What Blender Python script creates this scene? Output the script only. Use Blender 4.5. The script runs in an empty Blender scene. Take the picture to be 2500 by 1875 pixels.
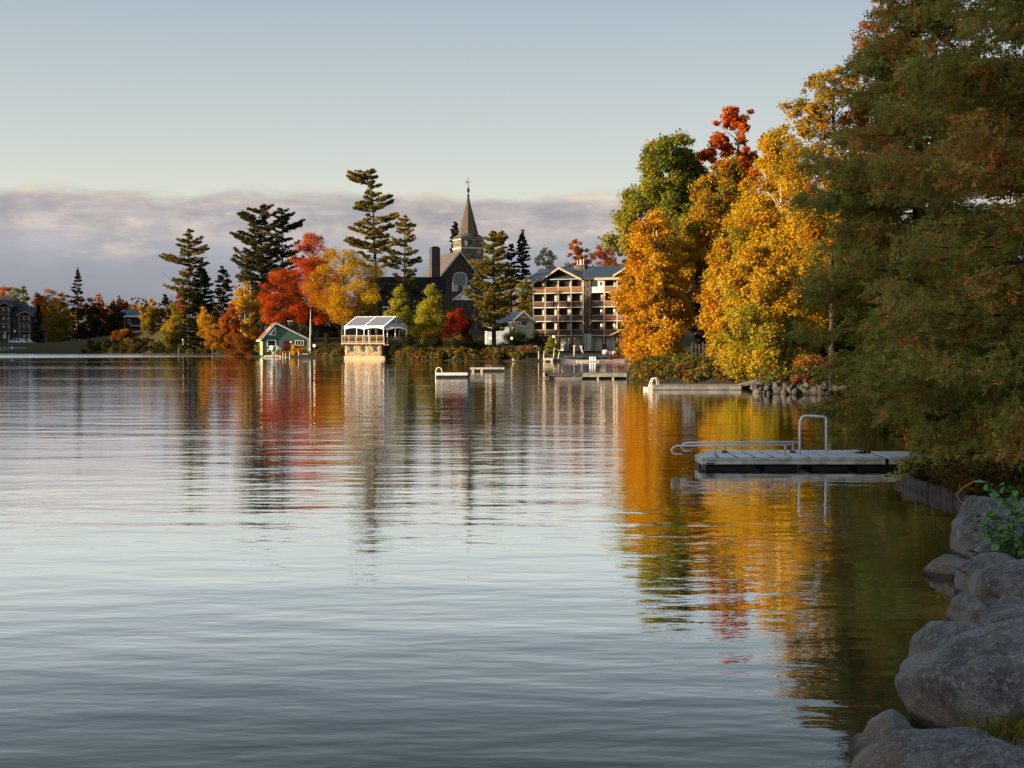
import bpy, math, random
import numpy as np
from mathutils import Vector, Matrix

SC = bpy.context.scene
COL = SC.collection
R = math.radians
PI = math.pi

# ------------------------------------------------------------------ camera
CAMZ, V0, FPX = 2.2, 842.0, 2500 * 50 / 36.0
PITCH = math.atan((937.5 - V0) / FPX)
cam = bpy.data.cameras.new("camera")
cam.lens = 50
cam.sensor_width = 36
cam.clip_start = 0.1
cam.clip_end = 9000
cam_ob = bpy.data.objects.new("camera", cam)
cam_ob.location = (0, 0, CAMZ)
cam_ob.rotation_euler = (R(90) - PITCH, 0, 0)
COL.objects.link(cam_ob)
SC.camera = cam_ob

# ------------------------------------------------------------------ light
SUN_EL = R(9.0)
SUN_AZ = (-0.925, -0.38)
SUN_DIR = Vector((SUN_AZ[0] * math.cos(SUN_EL), SUN_AZ[1] * math.cos(SUN_EL), math.sin(SUN_EL))).normalized()
sl = bpy.data.lights.new("sun", 'SUN')
sl.energy = 5.0
sl.angle = R(0.5)
sl.color = (1.0, 0.80, 0.55)
so = bpy.data.objects.new("sun", sl)
so.rotation_euler = SUN_DIR.to_track_quat('Z', 'Y').to_euler()
so.location = (-60, -30, 60)
COL.objects.link(so)

SC.view_settings.view_transform = 'Standard'
SC.view_settings.look = 'None'
SC.view_settings.exposure = 1.4
SC.view_settings.gamma = 1
SC.view_settings.use_curve_mapping = False
SC.render.engine = 'CYCLES'
cy = SC.cycles
cy.max_bounces = 6
cy.diffuse_bounces = 4
cy.glossy_bounces = 3
cy.transmission_bounces = 3
cy.transparent_max_bounces = 6
cy.use_denoising = True
try:
    cy.denoiser = 'OPENIMAGEDENOISE'
    cy.denoising_input_passes = 'RGB_ALBEDO_NORMAL'
    cy.denoising_prefilter = 'NONE'
except Exception:
    pass
cy.sample_clamp_indirect = 6

world = bpy.data.worlds.new("World")
SC.world = world
world.use_nodes = True


class NT:
    """small node-tree helper"""
    def __init__(s, tree):
        s.t = tree
        s.n = tree.nodes
        s.l = tree.links

    def add(s, typ, ins=None, **props):
        nd = s.n.new(typ)
        for k, v in props.items():
            setattr(nd, k, v)
        for k, v in (ins or {}).items():
            s.put(nd.inputs[k], v)
        return nd

    def put(s, sock, v):
        if isinstance(v, bpy.types.NodeSocket):
            s.l.new(v, sock)
        else:
            sock.default_value = v

    def math(s, op, a, b=0.0, c=None, clamp=False):
        nd = s.n.new('ShaderNodeMath')
        nd.operation = op
        nd.use_clamp = clamp
        s.put(nd.inputs[0], a)
        s.put(nd.inputs[1], b)
        if c is not None:
            s.put(nd.inputs[2], c)
        return nd.outputs[0]

    def mix(s, f, a, b, blend='MIX'):
        nd = s.n.new('ShaderNodeMix')
        nd.data_type = 'RGBA'
        nd.blend_type = blend
        s.put(nd.inputs[0], f)
        s.put(nd.inputs[6], a)
        s.put(nd.inputs[7], b)
        return nd.outputs[2]

    def ss(s, x, a, b):
        nd = s.n.new('ShaderNodeMapRange')
        nd.interpolation_type = 'SMOOTHSTEP'
        s.put(nd.inputs[0], x)
        nd.inputs[1].default_value = a
        nd.inputs[2].default_value = b
        return nd.outputs[0]

    def ramp(s, x, stops, interp='LINEAR'):
        nd = s.n.new('ShaderNodeValToRGB')
        cr = nd.color_ramp
        cr.interpolation = interp
        while len(cr.elements) > 1:
            cr.elements.remove(cr.elements[-1])
        cr.elements[0].position = stops[0][0]
        cr.elements[0].color = (*stops[0][1], 1)
        for p, c in stops[1:]:
            e = cr.elements.new(p)
            e.color = (*c, 1)
        s.put(nd.inputs[0], x)
        return nd.outputs[0]

    def noise(s, vec, scale, detail=4, rough=.55, out=0, scl=None):
        if scl is not None:
            mp = s.add('ShaderNodeMapping', {'Vector': vec})
            mp.inputs['Scale'].default_value = scl
            vec = mp.outputs[0]
        nd = s.add('ShaderNodeTexNoise', {'Vector': vec, 'Scale': scale, 'Detail': detail, 'Roughness': rough})
        return nd.outputs[out]


def srgb(r, g, b):
    f = lambda c: c / 12.92 if c <= .04045 else ((c + .055) / 1.055) ** 2.4
    return (f(r / 255), f(g / 255), f(b / 255))


SKY_STRENGTH = 0.1


def build_world():
    t = NT(world.node_tree)
    t.n.clear()
    out = t.add('ShaderNodeOutputWorld')
    bg = t.add('ShaderNodeBackground', {'Strength': SKY_STRENGTH})
    sky = t.add('ShaderNodeTexSky', sky_type='NISHITA', sun_disc=False, sun_elevation=SUN_EL,
                sun_rotation=math.atan2(SUN_AZ[0], SUN_AZ[1]), air_density=1.0, dust_density=1.6, ozone_density=1.2)
    tc = t.add('ShaderNodeTexCoord').outputs['Generated']
    sep = t.add('ShaderNodeSeparateXYZ', {0: tc})
    el = t.math('ARCSINE', sep.outputs[2])                 # elevation in radians
    az = t.math('ARCTAN2', sep.outputs[0], sep.outputs[1])
    # cloud coordinates: azimuth and elevation, streaks drawn out sideways
    cv = t.add('ShaderNodeCombineXYZ', {0: az, 1: el, 2: 0.0}).outputs[0]
    gain = 1.0 / SKY_STRENGTH / (2 ** SC.view_settings.exposure)
    k = lambda r, g, b: tuple(c * gain for c in srgb(r, g, b))
    # clear sky: the physical sky drawn towards the pale morning tones of the place
    grad = t.ramp(t.math('DIVIDE', el, .6), [(0.0, k(230, 223, 202)), (.16, k(224, 225, 211)), (.215, k(210, 215, 209)), (.29, k(194, 203, 205)),
                                              (.40, k(171, 186, 197)), (.65, k(152, 174, 194)), (1, k(148, 171, 194))])
    dots = t.add('ShaderNodeVectorMath', {0: tc, 1: tuple(SUN_DIR)}, operation='DOT_PRODUCT').outputs['Value']
    # round the low sun the physical sky's own glow takes over
    clear = t.mix(t.math('SUBTRACT', .92, t.math('MULTIPLY', t.ss(dots, .05, .95), .76)), sky.outputs[0], grad)
    n1 = t.noise(cv, 9.0, 6, .6, scl=(1.0, 5.0, 1))
    n2 = t.noise(cv, 24.0, 7, .64, scl=(1.0, 2.6, 1))
    n3 = t.noise(cv, 5.0, 3, .5, scl=(1.0, 1.8, 1))
    w = t.math('ADD', t.math('MULTIPLY', t.math('SUBTRACT', n1, .5), .035), t.math('MULTIPLY', t.math('SUBTRACT', n2, .5), .034))
    e2 = t.math('ADD', el, w)
    mask = t.math('SUBTRACT', 1.0, t.ss(e2, .095, .110))
    # colour of the bank by height: grey fog below, lit cream and rose streaks near the top
    e3 = t.math('ADD', el, t.math('MULTIPLY', t.math('SUBTRACT', n1, .5), .05))
    band = t.ramp(t.math('MULTIPLY', e3, 8.0), [(0.0, k(166, 167, 173)), (.22, k(148, 150, 158)), (.40, k(156, 159, 168)), (.55, k(178, 179, 185)),
                                                (.64, k(214, 200, 192)), (.72, k(188, 182, 184)), (.80, k(214, 198, 188)), (.9, k(236, 219, 198))])
    shade = t.ss(n2, .32, .66)
    band = t.mix(t.math('MULTIPLY', shade, t.math('MULTIPLY', t.ss(el, .055, .085), .8)), band, (*k(158, 157, 163), 1))
    lit = t.math('MULTIPLY', t.ss(t.noise(cv, 16.0, 6, .6, scl=(1.0, 3.4, 1)), .52, .70), t.math('MULTIPLY', t.ss(el, .05, .075), .75))
    band = t.mix(lit, band, (*k(240, 220, 196), 1))
    soft = t.math('MULTIPLY_ADD', n3, .5, .76)
    band = t.mix(1.0, band, t.add('ShaderNodeCombineXYZ', {0: soft, 1: soft, 2: soft}).outputs[0], 'MULTIPLY')
    # two thin wisps higher up
    n4 = t.noise(cv, 14.0, 5, .6, scl=(.7, 7.0, 1))
    wisp = t.math('MULTIPLY', t.ss(n4, .60, .78), t.math('MULTIPLY', t.ss(el, .10, .14), t.math('SUBTRACT', 1.0, t.ss(el, .16, .24))))
    clear = t.mix(t.math('MULTIPLY', wisp, .35), clear, (*k(200, 194, 190), 1))
    full = t.mix(mask, clear, band)
    t.l.new(full, bg.inputs[0])
    t.l.new(bg.outputs[0], out.inputs[0])


build_world()


# ------------------------------------------------------------------ pixel <-> place helpers (photo pixels, 2500 wide)
_fw = np.array([0, math.cos(PITCH), -math.sin(PITCH)])
_up = np.array([0, math.sin(PITCH), math.cos(PITCH)])
_C = np.array([0, 0, CAMZ])


def ray(u, v):
    return _fw + np.array([1, 0, 0]) * ((u - 1250) / FPX) + _up * ((937.5 - v) / FPX)


def at(u, v, Y):
    d = ray(u, v)
    return _C + d * (Y / d[1])


def on_water(u, v, z=0.0):
    d = ray(u, v)
    return _C + d * ((z - CAMZ) / d[2])


class Frame:
    """upright plane set at a place and turned by rot; turns photo pixels into local x and z on it"""
    def __init__(s, u, Y, rot, z):
        p = at(u, V0, Y)
        s.u = u
        s.o = np.array([p[0], Y, z])
        s.rot = R(rot)
        s.ex = np.array([math.cos(s.rot), math.sin(s.rot), 0])
        s.ey = np.array([-math.sin(s.rot), math.cos(s.rot), 0])

    def loc(s, u, v, yl=0.0):
        d = ray(u, v)
        t = np.dot(s.o + yl * s.ey - _C, s.ey) / np.dot(d, s.ey)
        q = _C + d * t - s.o
        return float(np.dot(q, s.ex)), float(q[2])

    def x(s, u, yl=0.0):
        return s.loc(u, V0, yl)[0]

    def z(s, v, u=None, yl=0.0):
        return s.loc(s.u if u is None else u, v, yl)[1]


# ------------------------------------------------------------------ object helpers
def tag(o, label=None, cat=None, group=None, kind=None):
    if label: o['label'] = label
    if cat: o['category'] = cat
    if group: o['group'] = group
    if kind: o['kind'] = kind
    return o


def thing(name, label, cat, loc=(0, 0, 0), rot=0.0, group=None):
    o = bpy.data.objects.new(name, None)
    o.empty_display_size = .3
    o.location = [float(c) for c in loc]
    o.rotation_euler = (0, 0, rot)
    COL.objects.link(o)
    return tag(o, label, cat, group)


def fthing(name, label, cat, F, group=None):
    return thing(name, label, cat, F.o, F.rot, group)


def link(name, me, parent=None, loc=None, rot=None, scale=None):
    o = bpy.data.objects.new(name, me)
    COL.objects.link(o)
    if parent: o.parent = parent
    if loc is not None: o.location = [float(c) for c in loc]
    if rot is not None: o.rotation_euler = rot
    if scale is not None: o.scale = scale
    return o


class MB:
    def __init__(s):
        s.v = []
        s.f = []

    def _add(s, vs, fs):
        b = len(s.v)
        s.v += [tuple(float(c) for c in p) for p in vs]
        s.f += [tuple(i + b for i in f) for f in fs]
        return s

    def box(s, x0, x1, y0, y1, z0, z1):
        vs = [(x, y, z) for z in (z0, z1) for y in (y0, y1) for x in (x0, x1)]
        return s._add(vs, [(0, 2, 3, 1), (4, 5, 7, 6), (0, 1, 5, 4), (2, 6, 7, 3), (0, 4, 6, 2), (1, 3, 7, 5)])

    def prism(s, pts, y0, y1):
        n = len(pts)
        vs = [(x, y0, z) for x, z in pts] + [(x, y1, z) for x, z in pts]
        return s._add(vs, [tuple(range(n)), tuple(range(2 * n - 1, n - 1, -1))] + [(i, i + n, (i + 1) % n + n, (i + 1) % n) for i in range(n)])

    def prism_x(s, pts, x0, x1):
        n = len(pts)
        vs = [(x0, y, z) for y, z in pts] + [(x1, y, z) for y, z in pts]
        return s._add(vs, [tuple(range(n)), tuple(range(2 * n - 1, n - 1, -1))] + [(i, i + n, (i + 1) % n + n, (i + 1) % n) for i in range(n)])

    def plate(s, pts, off):
        """closed plate: polygon pts and the same polygon moved by off"""
        n = len(pts)
        off = np.array(off)
        vs = [tuple(p) for p in pts] + [tuple(np.array(p) + off) for p in pts]
        return s._add(vs, [tuple(range(n)), tuple(range(2 * n - 1, n - 1, -1))] + [(i, i + n, (i + 1) % n + n, (i + 1) % n) for i in range(n)])

    def beam(s, a, b, w, h):
        a, b = np.array(a, float), np.array(b, float)
        d = b - a
        d /= np.linalg.norm(d)
        side = np.cross(d, (0, 0, 1))
        if np.linalg.norm(side) < .1: side = np.array([1.0, 0, 0])
        side /= np.linalg.norm(side)
        upv = np.cross(side, d)
        vs = [p + side * i * w / 2 + upv * j * h / 2 for p in (a, b) for i, j in ((-1, -1), (1, -1), (1, 1), (-1, 1))]
        return s._add(vs, [(0, 1, 2, 3), (7, 6, 5, 4), (0, 4, 5, 1), (1, 5, 6, 2), (2, 6, 7, 3), (3, 7, 4, 0)])

    def tube(s, pts, rad, seg=8):
        pts = [np.array(p, float) for p in pts]
        n = len(pts)
        if not hasattr(rad, '__len__'): rad = [rad] * n
        vs, fs = [], []
        ref = np.array([0.13, 0.97, 0.2])
        for i, p in enumerate(pts):
            d = pts[min(i + 1, n - 1)] - pts[max(i - 1, 0)]
            d = d / (np.linalg.norm(d) + 1e-9)
            a = np.cross(d, ref)
            if np.linalg.norm(a) < .15: a = np.cross(d, (1, 0, 0))
            a /= np.linalg.norm(a)
            b = np.cross(d, a)
            for k in range(seg):
                th = 2 * PI * k / seg
                vs.append(p + (a * math.cos(th) + b * math.sin(th)) * rad[i])
        for i in range(n - 1):
            for k in range(seg):
                k2 = (k + 1) % seg
                fs.append((i * seg + k, i * seg + k2, (i + 1) * seg + k2, (i + 1) * seg + k))
        fs.append(tuple(range(seg - 1, -1, -1)))
        fs.append(tuple((n - 1) * seg + k for k in range(seg)))
        return s._add(vs, fs)

    def lathe(s, prof, c=(0, 0, 0), seg=12):
        vs = [(c[0] + r * math.cos(2 * PI * k / seg), c[1] + r * math.sin(2 * PI * k / seg), c[2] + z) for r, z in prof for k in range(seg)]
        n = len(prof)
        fs = [(i * seg + k, i * seg + (k + 1) % seg, (i + 1) * seg + (k + 1) % seg, (i + 1) * seg + k) for i in range(n - 1) for k in range(seg)]
        fs += [tuple(range(seg - 1, -1, -1)), tuple((n - 1) * seg + k for k in range(seg))]
        return s._add(vs, fs)

    def mesh(s, name, mat, smooth=False):
        me = bpy.data.meshes.new(name)
        me.from_pydata(s.v, [], s.f)
        if mat: me.materials.append(mat)
        if smooth:
            me.polygons.foreach_set('use_smooth', [True] * len(me.polygons))
        me.update()
        return me

    def build(s, name, mat, parent=None, smooth=False, kind=None, label=None, **kw):
        o = link(name, s.mesh(name, mat, smooth), parent, **kw)
        if kind: o['kind'] = kind
        if label: o['label'] = label
        return o


def Bx(*a):
    return MB().box(*a)


# ------------------------------------------------------------------ materials
MATS = {}


def mat(name, col, rough=.8, var=.22, scale=3.0, bump=0.0, bscale=None, metal=0.0, col2=None, scl=(1, 1, 1), spec=.3):
    if name in MATS: return MATS[name]
    m = bpy.data.materials.new(name)
    m.use_nodes = True
    t = NT(m.node_tree)
    bs = t.n['Principled BSDF']
    tc = t.add('ShaderNodeTexCoord').outputs['Object']
    n = t.noise(tc, scale, 5, .6, scl=scl)
    c2 = col2 or tuple(c * (1 - var * 1.6) for c in col)
    c1 = tuple(min(1, c * (1 + var * .6)) for c in col)
    t.put(bs.inputs['Base Color'], t.mix(t.ss(n, .32, .68), (*c2, 1), (*c1, 1)))
    bs.inputs['Roughness'].default_value = rough
    bs.inputs['Metallic'].default_value = metal
    bs.inputs['Specular IOR Level'].default_value = spec
    if bump:
        nb = t.noise(tc, bscale or scale * 6, 4, .6, scl=scl)
        t.put(bs.inputs['Normal'], t.add('ShaderNodeBump', {'Height': nb, 'Distance': bump, 'Strength': .8}).outputs[0])
    MATS[name] = m
    return m


def mat_siding(name, col, pitch=.2, axis=2, rough=.7, depth=.012):
    """boarded wall: fine lap lines every pitch metres along an axis"""
    m = mat(name, col, rough, .15, 2.5)
    t = NT(m.node_tree)
    bs = t.n['Principled BSDF']
    tc = t.add('ShaderNodeTexCoord').outputs['Object']
    x = t.add('ShaderNodeSeparateXYZ', {0: tc}).outputs[axis]
    fr = t.math('FRACT', t.math('DIVIDE', x, pitch))
    t.put(bs.inputs['Normal'], t.add('ShaderNodeBump', {'Height': fr, 'Distance': depth, 'Strength': .8}).outputs[0])
    return m


def mat_random(name, cols, rough=.85, bump=.01, bscale=14.0, spots=None):
    """each object of it takes its own colour from cols"""
    m = bpy.data.materials.new(name)
    m.use_nodes = True
    t = NT(m.node_tree)
    bs = t.n['Principled BSDF']
    oi = t.add('ShaderNodeObjectInfo').outputs['Random']
    c = t.ramp(oi, [(i / len(cols), k) for i, k in enumerate(cols)], 'CONSTANT')
    tc = t.add('ShaderNodeTexCoord').outputs['Object']
    n = t.noise(tc, bscale * .5, 5, .65)
    f = t.math('MULTIPLY_ADD', n, 1.1, .45)
    c = t.mix(1.0, c, t.add('ShaderNodeCombineXYZ', {0: f, 1: f, 2: f}).outputs[0], 'MULTIPLY')
    t.put(bs.inputs['Base Color'], c)
    bs.inputs['Roughness'].default_value = rough
    bs.inputs['Specular IOR Level'].default_value = .25
    nb = t.noise(tc, bscale, 5, .65)
    t.put(bs.inputs['Normal'], t.add('ShaderNodeBump', {'Height': nb, 'Distance': bump, 'Strength': .9}).outputs[0])
    MATS[name] = m
    return m


def mat_leaf():
    m = bpy.data.materials.new('leaves')
    m.use_nodes = True
    t = NT(m.node_tree)
    t.n.clear()
    out = t.add('ShaderNodeOutputMaterial')
    c = t.add('ShaderNodeAttribute', attribute_name='col').outputs['Color']
    df = t.add('ShaderNodeBsdfDiffuse', {'Color': c, 'Roughness': .4})
    tr = t.add('ShaderNodeBsdfTranslucent', {'Color': c})
    mx = t.add('ShaderNodeMixShader', {0: .40, 1: df.outputs[0], 2: tr.outputs[0]})
    t.l.new(mx.outputs[0], out.inputs[0])
    return m


def mat_water():
    m = bpy.data.materials.new('lake_water')
    m.use_nodes = True
    t = NT(m.node_tree)
    bs = t.n['Principled BSDF']
    p = t.add('ShaderNodeNewGeometry').outputs['Position']
    sp = t.add('ShaderNodeSeparateXYZ', {0: p})
    a = t.noise(p, 1.0, 2, .5, scl=(1.15, 2.7, 1))            # ripples drawn out across the view
    b = t.noise(p, 1.0, 2, .5, scl=(.24, .72, 1))
    c = t.noise(p, 1.0, 3, .6, scl=(2.6, 6.0, 1))
    patch = t.ss(t.noise(p, 1.0, 4, .55, scl=(.012, .05, 1)), .46, .66)
    h = t.math('ADD', t.math('MULTIPLY', a, .0092), t.math('ADD', t.math('MULTIPLY', b, .024), t.math('MULTIPLY', c, .0024)))
    # calmer in the lee of the right bank
    lee = t.ss(t.math('ADD', sp.outputs[0], t.math('MULTIPLY', sp.outputs[1], -.06)), 1.0, 5.5)
    amp = t.math('MULTIPLY', t.math('SUBTRACT', 1.0, t.math('MULTIPLY', lee, .55)), t.math('MULTIPLY_ADD', patch, .7, .75))
    h = t.math('MULTIPLY', h, amp)
    nrm = t.add('ShaderNodeBump', {'Height': h, 'Distance': 1.0, 'Strength': 1.0}).outputs[0]
    # wind-ruffled water under the far shore
    far = t.ss(t.math('ADD', sp.outputs[1], t.math('MULTIPLY', sp.outputs[0], -.55)), 262.0, 300.0)
    r = t.math('MULTIPLY_ADD', patch, .05, .015)
    rough = t.math('ADD', r, t.math('MULTIPLY', far, .15))
    fr = t.add('ShaderNodeFresnel', {'IOR': 1.333, 'Normal': nrm}).outputs[0]
    body = t.add('ShaderNodeBsdfDiffuse', {'Color': (.012, .014, .009, 1), 'Normal': nrm})
    gl = t.add('ShaderNodeBsdfGlossy', {'Color': (1, 1, 1, 1), 'Roughness': rough, 'Normal': nrm})
    mx = t.add('ShaderNodeMixShader', {0: t.ss(fr, .085, .43), 1: body.outputs[0], 2: gl.outputs[0]})
    t.l.new(mx.outputs[0], t.n['Material Output'].inputs[0])
    t.n.remove(bs)
    return m

# ------------------------------------------------------------------ the lake and the ground
LAKE = np.array([(-200, 110), (-90, 62), (-48, 36), (-28, 18), (-12, 2.5), (-3, 1.0), (.6, 3.0), (2.1, 5.6), (2.9, 7.6), (3.5, 9.6), (4.6, 12), (5.5, 14.8),
                 (5.9, 17.6), (6.3, 19.5), (6.2, 22.2), (7.6, 24.5), (9.0, 30), (11.6, 44), (15.4, 55), (14.7, 60.5), (13.2, 62.6), (11.3, 64), (11.9, 70),
                 (9.4, 77), (7.7, 84), (7.6, 91), (8.6, 97), (11, 108), (17, 120), (23, 145), (22, 170), (16.5, 181), (13, 184), (6.8, 184), (1.2, 184),
                 (-2.7, 190), (-8.4, 197), (-14.5, 202), (-17.6, 212), (-19, 219), (-27, 223), (-32, 240), (-44, 254.5), (-49, 262), (-60, 290), (-75, 318),
                 (-93, 340), (-131, 364), (-190, 372), (-215, 352), (-218, 250), (-235, 150)], float)


def sdist(x, y):
    """distance to the shoreline, positive on land"""
    x = np.asarray(x, float)
    y = np.asarray(y, float)
    d = np.full(x.shape, 1e9)
    ins = np.zeros(x.shape, bool)
    n = len(LAKE)
    for i in range(n):
        ax, ay = LAKE[i]
        bx, by = LAKE[(i + 1) % n]
        ex, ey = bx - ax, by - ay
        t = np.clip(((x - ax) * ex + (y - ay) * ey) / (ex * ex + ey * ey), 0, 1)
        d = np.minimum(d, np.hypot(x - ax - t * ex, y - ay - t * ey))
        c = ((ay > y) != (by > y)) & (x < ex * (y - ay) / (by - ay + 1e-12) + ax)
        ins ^= c
    return np.where(ins, -d, d)


def sst(x, a, b):
    t = np.clip((x - a) / (b - a), 0, 1)
    return t * t * (3 - 2 * t)


def gz_arr(x, y):
    d = sdist(x, y)
    beach = np.exp(-((x - 12) / 7) ** 2 - ((y - 188) / 12) ** 2)
    near = np.exp(-((x - 3.5) / 4.5) ** 2 - ((y - 11) / 7) ** 2)
    near = np.maximum(near, .95 * np.exp(-((x - 7.5) / 3) ** 2 - ((y - 20) / 3.2) ** 2))
    bank = .55 * sst(d, -.1, 1.6) * (1 - .62 * beach) * (1 - .8 * near)
    g = lambda cx, cy, sx, sy, h: h * np.exp(-((x - cx) / sx) ** 2 / 2 - ((y - cy) / sy) ** 2 / 2)
    hill = g(-52, 345, 36, 42, 10) + g(-72, 1, 22, 22, 25) * (1 + .12 * np.sin(x * .21) + .1 * np.sin(y * .33 + x * .1)) + g(-285, 335, 62, 55, 46)  # near-left and far-left hills, out of view, added to throw shade
    hill = hill + 9 * sst(y, 430, 760) + g(95, 335, 42, 60, 9) + .004 * np.clip(d, 0, 200)
    hill = hill * (1 - .93 * np.exp(-((x - 14) / 26) ** 2 - ((y - 255) / 38) ** 2))
    land = bank + hill * sst(d, 0, 14)
    return np.where(d > -.2, land, -1.6 * sst(-d, .2, 6))


def gz(x, y):
    return float(gz_arr(np.array([x]), np.array([y]))[0])


def build_ground():
    xs = np.unique(np.concatenate([np.linspace(-3000, -420, 14), np.linspace(-420, -150, 46), np.linspace(-150, -16, 60), np.linspace(-16, 32, 81), np.linspace(32, 120, 34), np.linspace(120, 3000, 16)]))
    ys = np.unique(np.concatenate([np.linspace(-600, -60, 10), np.linspace(-60, 0, 22), np.linspace(0, 110, 130), np.linspace(110, 410, 120), np.linspace(410, 800, 22), np.linspace(800, 4200, 10)]))
    X, Y = np.meshgrid(xs, ys)
    Z = gz_arr(X.ravel(), Y.ravel())
    co = np.stack([X.ravel(), Y.ravel(), Z], 1).astype(np.float32)
    nx, ny = len(xs), len(ys)
    i = np.arange(nx * ny).reshape(ny, nx)
    q = np.stack([i[:-1, :-1], i[:-1, 1:], i[1:, 1:], i[1:, :-1]], -1).reshape(-1, 4)
    me = bpy.data.meshes.new('ground')
    fill_quads(me, co, q)
    me.polygons.foreach_set('use_smooth', [True] * len(me.polygons))
    m = bpy.data.materials.new('shore_ground')
    m.use_nodes = True
    t = NT(m.node_tree)
    bs = t.n['Principled BSDF']
    p = t.add('ShaderNodeNewGeometry').outputs['Position']
    sp = t.add('ShaderNodeSeparateXYZ', {0: p})
    n1 = t.noise(p, .35, 5, .6)
    n2 = t.noise(p, 3.0, 5, .65)
    grass = t.mix(n2, (.018, .024, .008, 1), (.050, .055, .016, 1))
    litter = t.mix(n2, (.026, .016, .008, 1), (.085, .048, .018, 1))
    soil = t.mix(n2, (.014, .012, .009, 1), (.045, .036, .026, 1))
    c = t.mix(t.ss(n1, .42, .6), grass, litter)
    c = t.mix(t.math('SUBTRACT', 1.0, t.ss(sp.outputs[2], .25, .62)), c, soil)
    sand = t.mix(n2, (.26, .20, .14, 1), (.40, .32, .24, 1))
    dx = t.math('POWER', t.math('DIVIDE', t.math('SUBTRACT', sp.outputs[0], 13.5), 8.0), 2.0)
    dy = t.math('POWER', t.math('DIVIDE', t.math('SUBTRACT', sp.outputs[1], 190.0), 10.0), 2.0)
    bm = t.ss(t.math('ADD', t.math('ADD', dx, dy), t.math('MULTIPLY', t.math('SUBTRACT', n1, .5), .8)), 1.25, .8)
    c = t.mix(bm, c, sand)
    t.put(bs.inputs['Base Color'], c)
    bs.inputs['Roughness'].default_value = .95
    bs.inputs['Specular IOR Level'].default_value = .1
    t.put(bs.inputs['Normal'], t.add('ShaderNodeBump', {'Height': n2, 'Distance': .08, 'Strength': .8}).outputs[0])
    me.materials.append(m)
    tag(link('ground', me), kind='structure', label='grassy lake shore with leaf litter, bare banks and a small sand beach')


def fill_quads(me, co, q):
    n, f, w = len(co), len(q), q.shape[1]
    me.vertices.add(n)
    me.vertices.foreach_set('co', np.ascontiguousarray(co, np.float32).ravel())
    me.loops.add(f * w)
    me.loops.foreach_set('vertex_index', np.ascontiguousarray(q, np.int32).ravel())
    me.polygons.add(f)
    me.polygons.foreach_set('loop_start', np.arange(0, f * w, w, dtype=np.int32))
    me.update(calc_edges=True)


build_ground()
wm = bpy.data.meshes.new('lake')
wx = [-3000, -60, 60, 3000]
wm.from_pydata([(-700, -40, 0), (60, -40, 0), (60, 420, 0), (-700, 420, 0)], [], [(0, 1, 2, 3)])
wm.materials.append(mat_water())
tag(link('lake_water', wm), kind='structure', label='calm lake reflecting sky and autumn trees in small ripples')

# ------------------------------------------------------------------ foliage
LEAF = mat_leaf()
BARK = mat('dark_bark', (.055, .042, .032), .95, .35, 1.4, .03, 9, scl=(3, 3, .6))
BARKG = mat('grey_bark', (.11, .10, .09), .95, .3, 1.4, .03, 9, scl=(3, 3, .6))


def birch_bark():
    m = mat('birch_bark', (.42, .39, .34), .8, .2, 1.5)
    t = NT(m.node_tree)
    bs = t.n['Principled BSDF']
    old = bs.inputs['Base Color'].links[0].from_socket
    tc = t.add('ShaderNodeTexCoord').outputs['Object']
    n = t.noise(tc, 2.2, 4, .6, scl=(.5, .5, 3.2))
    t.put(bs.inputs['Base Color'], t.mix(t.ss(n, .57, .66), old, (.05, .042, .036, 1)))
    return m


BIRCH = birch_bark()

PAL = {
    'gold': [(4, (.55, .300, .012)), (3, (.48, .225, .009)), (2, (.58, .37, .025)), (1, (.28, .22, .02))],
    'amber': [(4, (.46, .185, .009)), (3, (.38, .130, .008)), (2, (.52, .26, .014)), (1, (.22, .135, .016))],
    'orange': [(4, (.44, .105, .010)), (3, (.36, .060, .008)), (2, (.45, .16, .012))],
    'red': [(4, (.46, .060, .012)), (3, (.38, .030, .010)), (3, (.48, .115, .014))],
    'scarlet': [(4, (.50, .020, .018)), (3, (.42, .030, .010))],
    'rust': [(4, (.20, .060, .014)), (3, (.13, .045, .014)), (2, (.26, .085, .014))],
    'wine': [(4, (.085, .010, .010)), (3, (.05, .010, .009)), (2, (.16, .015, .010))],
    'olive': [(4, (.150, .125, .020)), (3, (.105, .098, .018)), (2, (.23, .165, .022))],
    'lime': [(4, (.34, .30, .025)), (3, (.25, .25, .028)), (2, (.44, .33, .022))],
    'green': [(4, (.080, .105, .020)), (3, (.060, .085, .018)), (2, (.125, .135, .024))],
    'yellowgreen': [(4, (.25, .22, .020)), (3, (.40, .275, .016)), (2, (.12, .14, .022))],
    'pine': [(4, (.085, .082, .024)), (3, (.062, .068, .022)), (2, (.14, .105, .026))],
    'goldpine': [(4, (.185, .150, .028)), (3, (.125, .115, .025)), (2, (.27, .185, .028))],
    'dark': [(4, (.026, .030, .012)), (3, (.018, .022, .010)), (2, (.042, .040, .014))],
    'spruce': [(4, (.022, .030, .016)), (3, (.016, .022, .013))],
    'brush': [(4, (.20, .085, .030)), (3, (.14, .06, .026)), (2, (.26, .12, .04))],
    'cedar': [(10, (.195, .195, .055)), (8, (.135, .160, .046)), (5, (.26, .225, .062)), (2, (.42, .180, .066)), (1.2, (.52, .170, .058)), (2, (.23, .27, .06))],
    'leafgreen': [(4, (.125, .155, .026)), (3, (.085, .12, .022)), (2, (.20, .19, .026))],
    'bronze': [(3, (.33, .190, .014)), (3, (.42, .245, .012)), (2, (.17, .14, .02)), (1, (.48, .15, .012))],
    'grey': [(4, (.085, .085, .070)), (3, (.055, .06, .05))],
}
PALC = {k: (np.array([w for w, _ in v], float) / sum(w for w, _ in v), np.array([c for _, c in v])) for k, v in PAL.items()}


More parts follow.
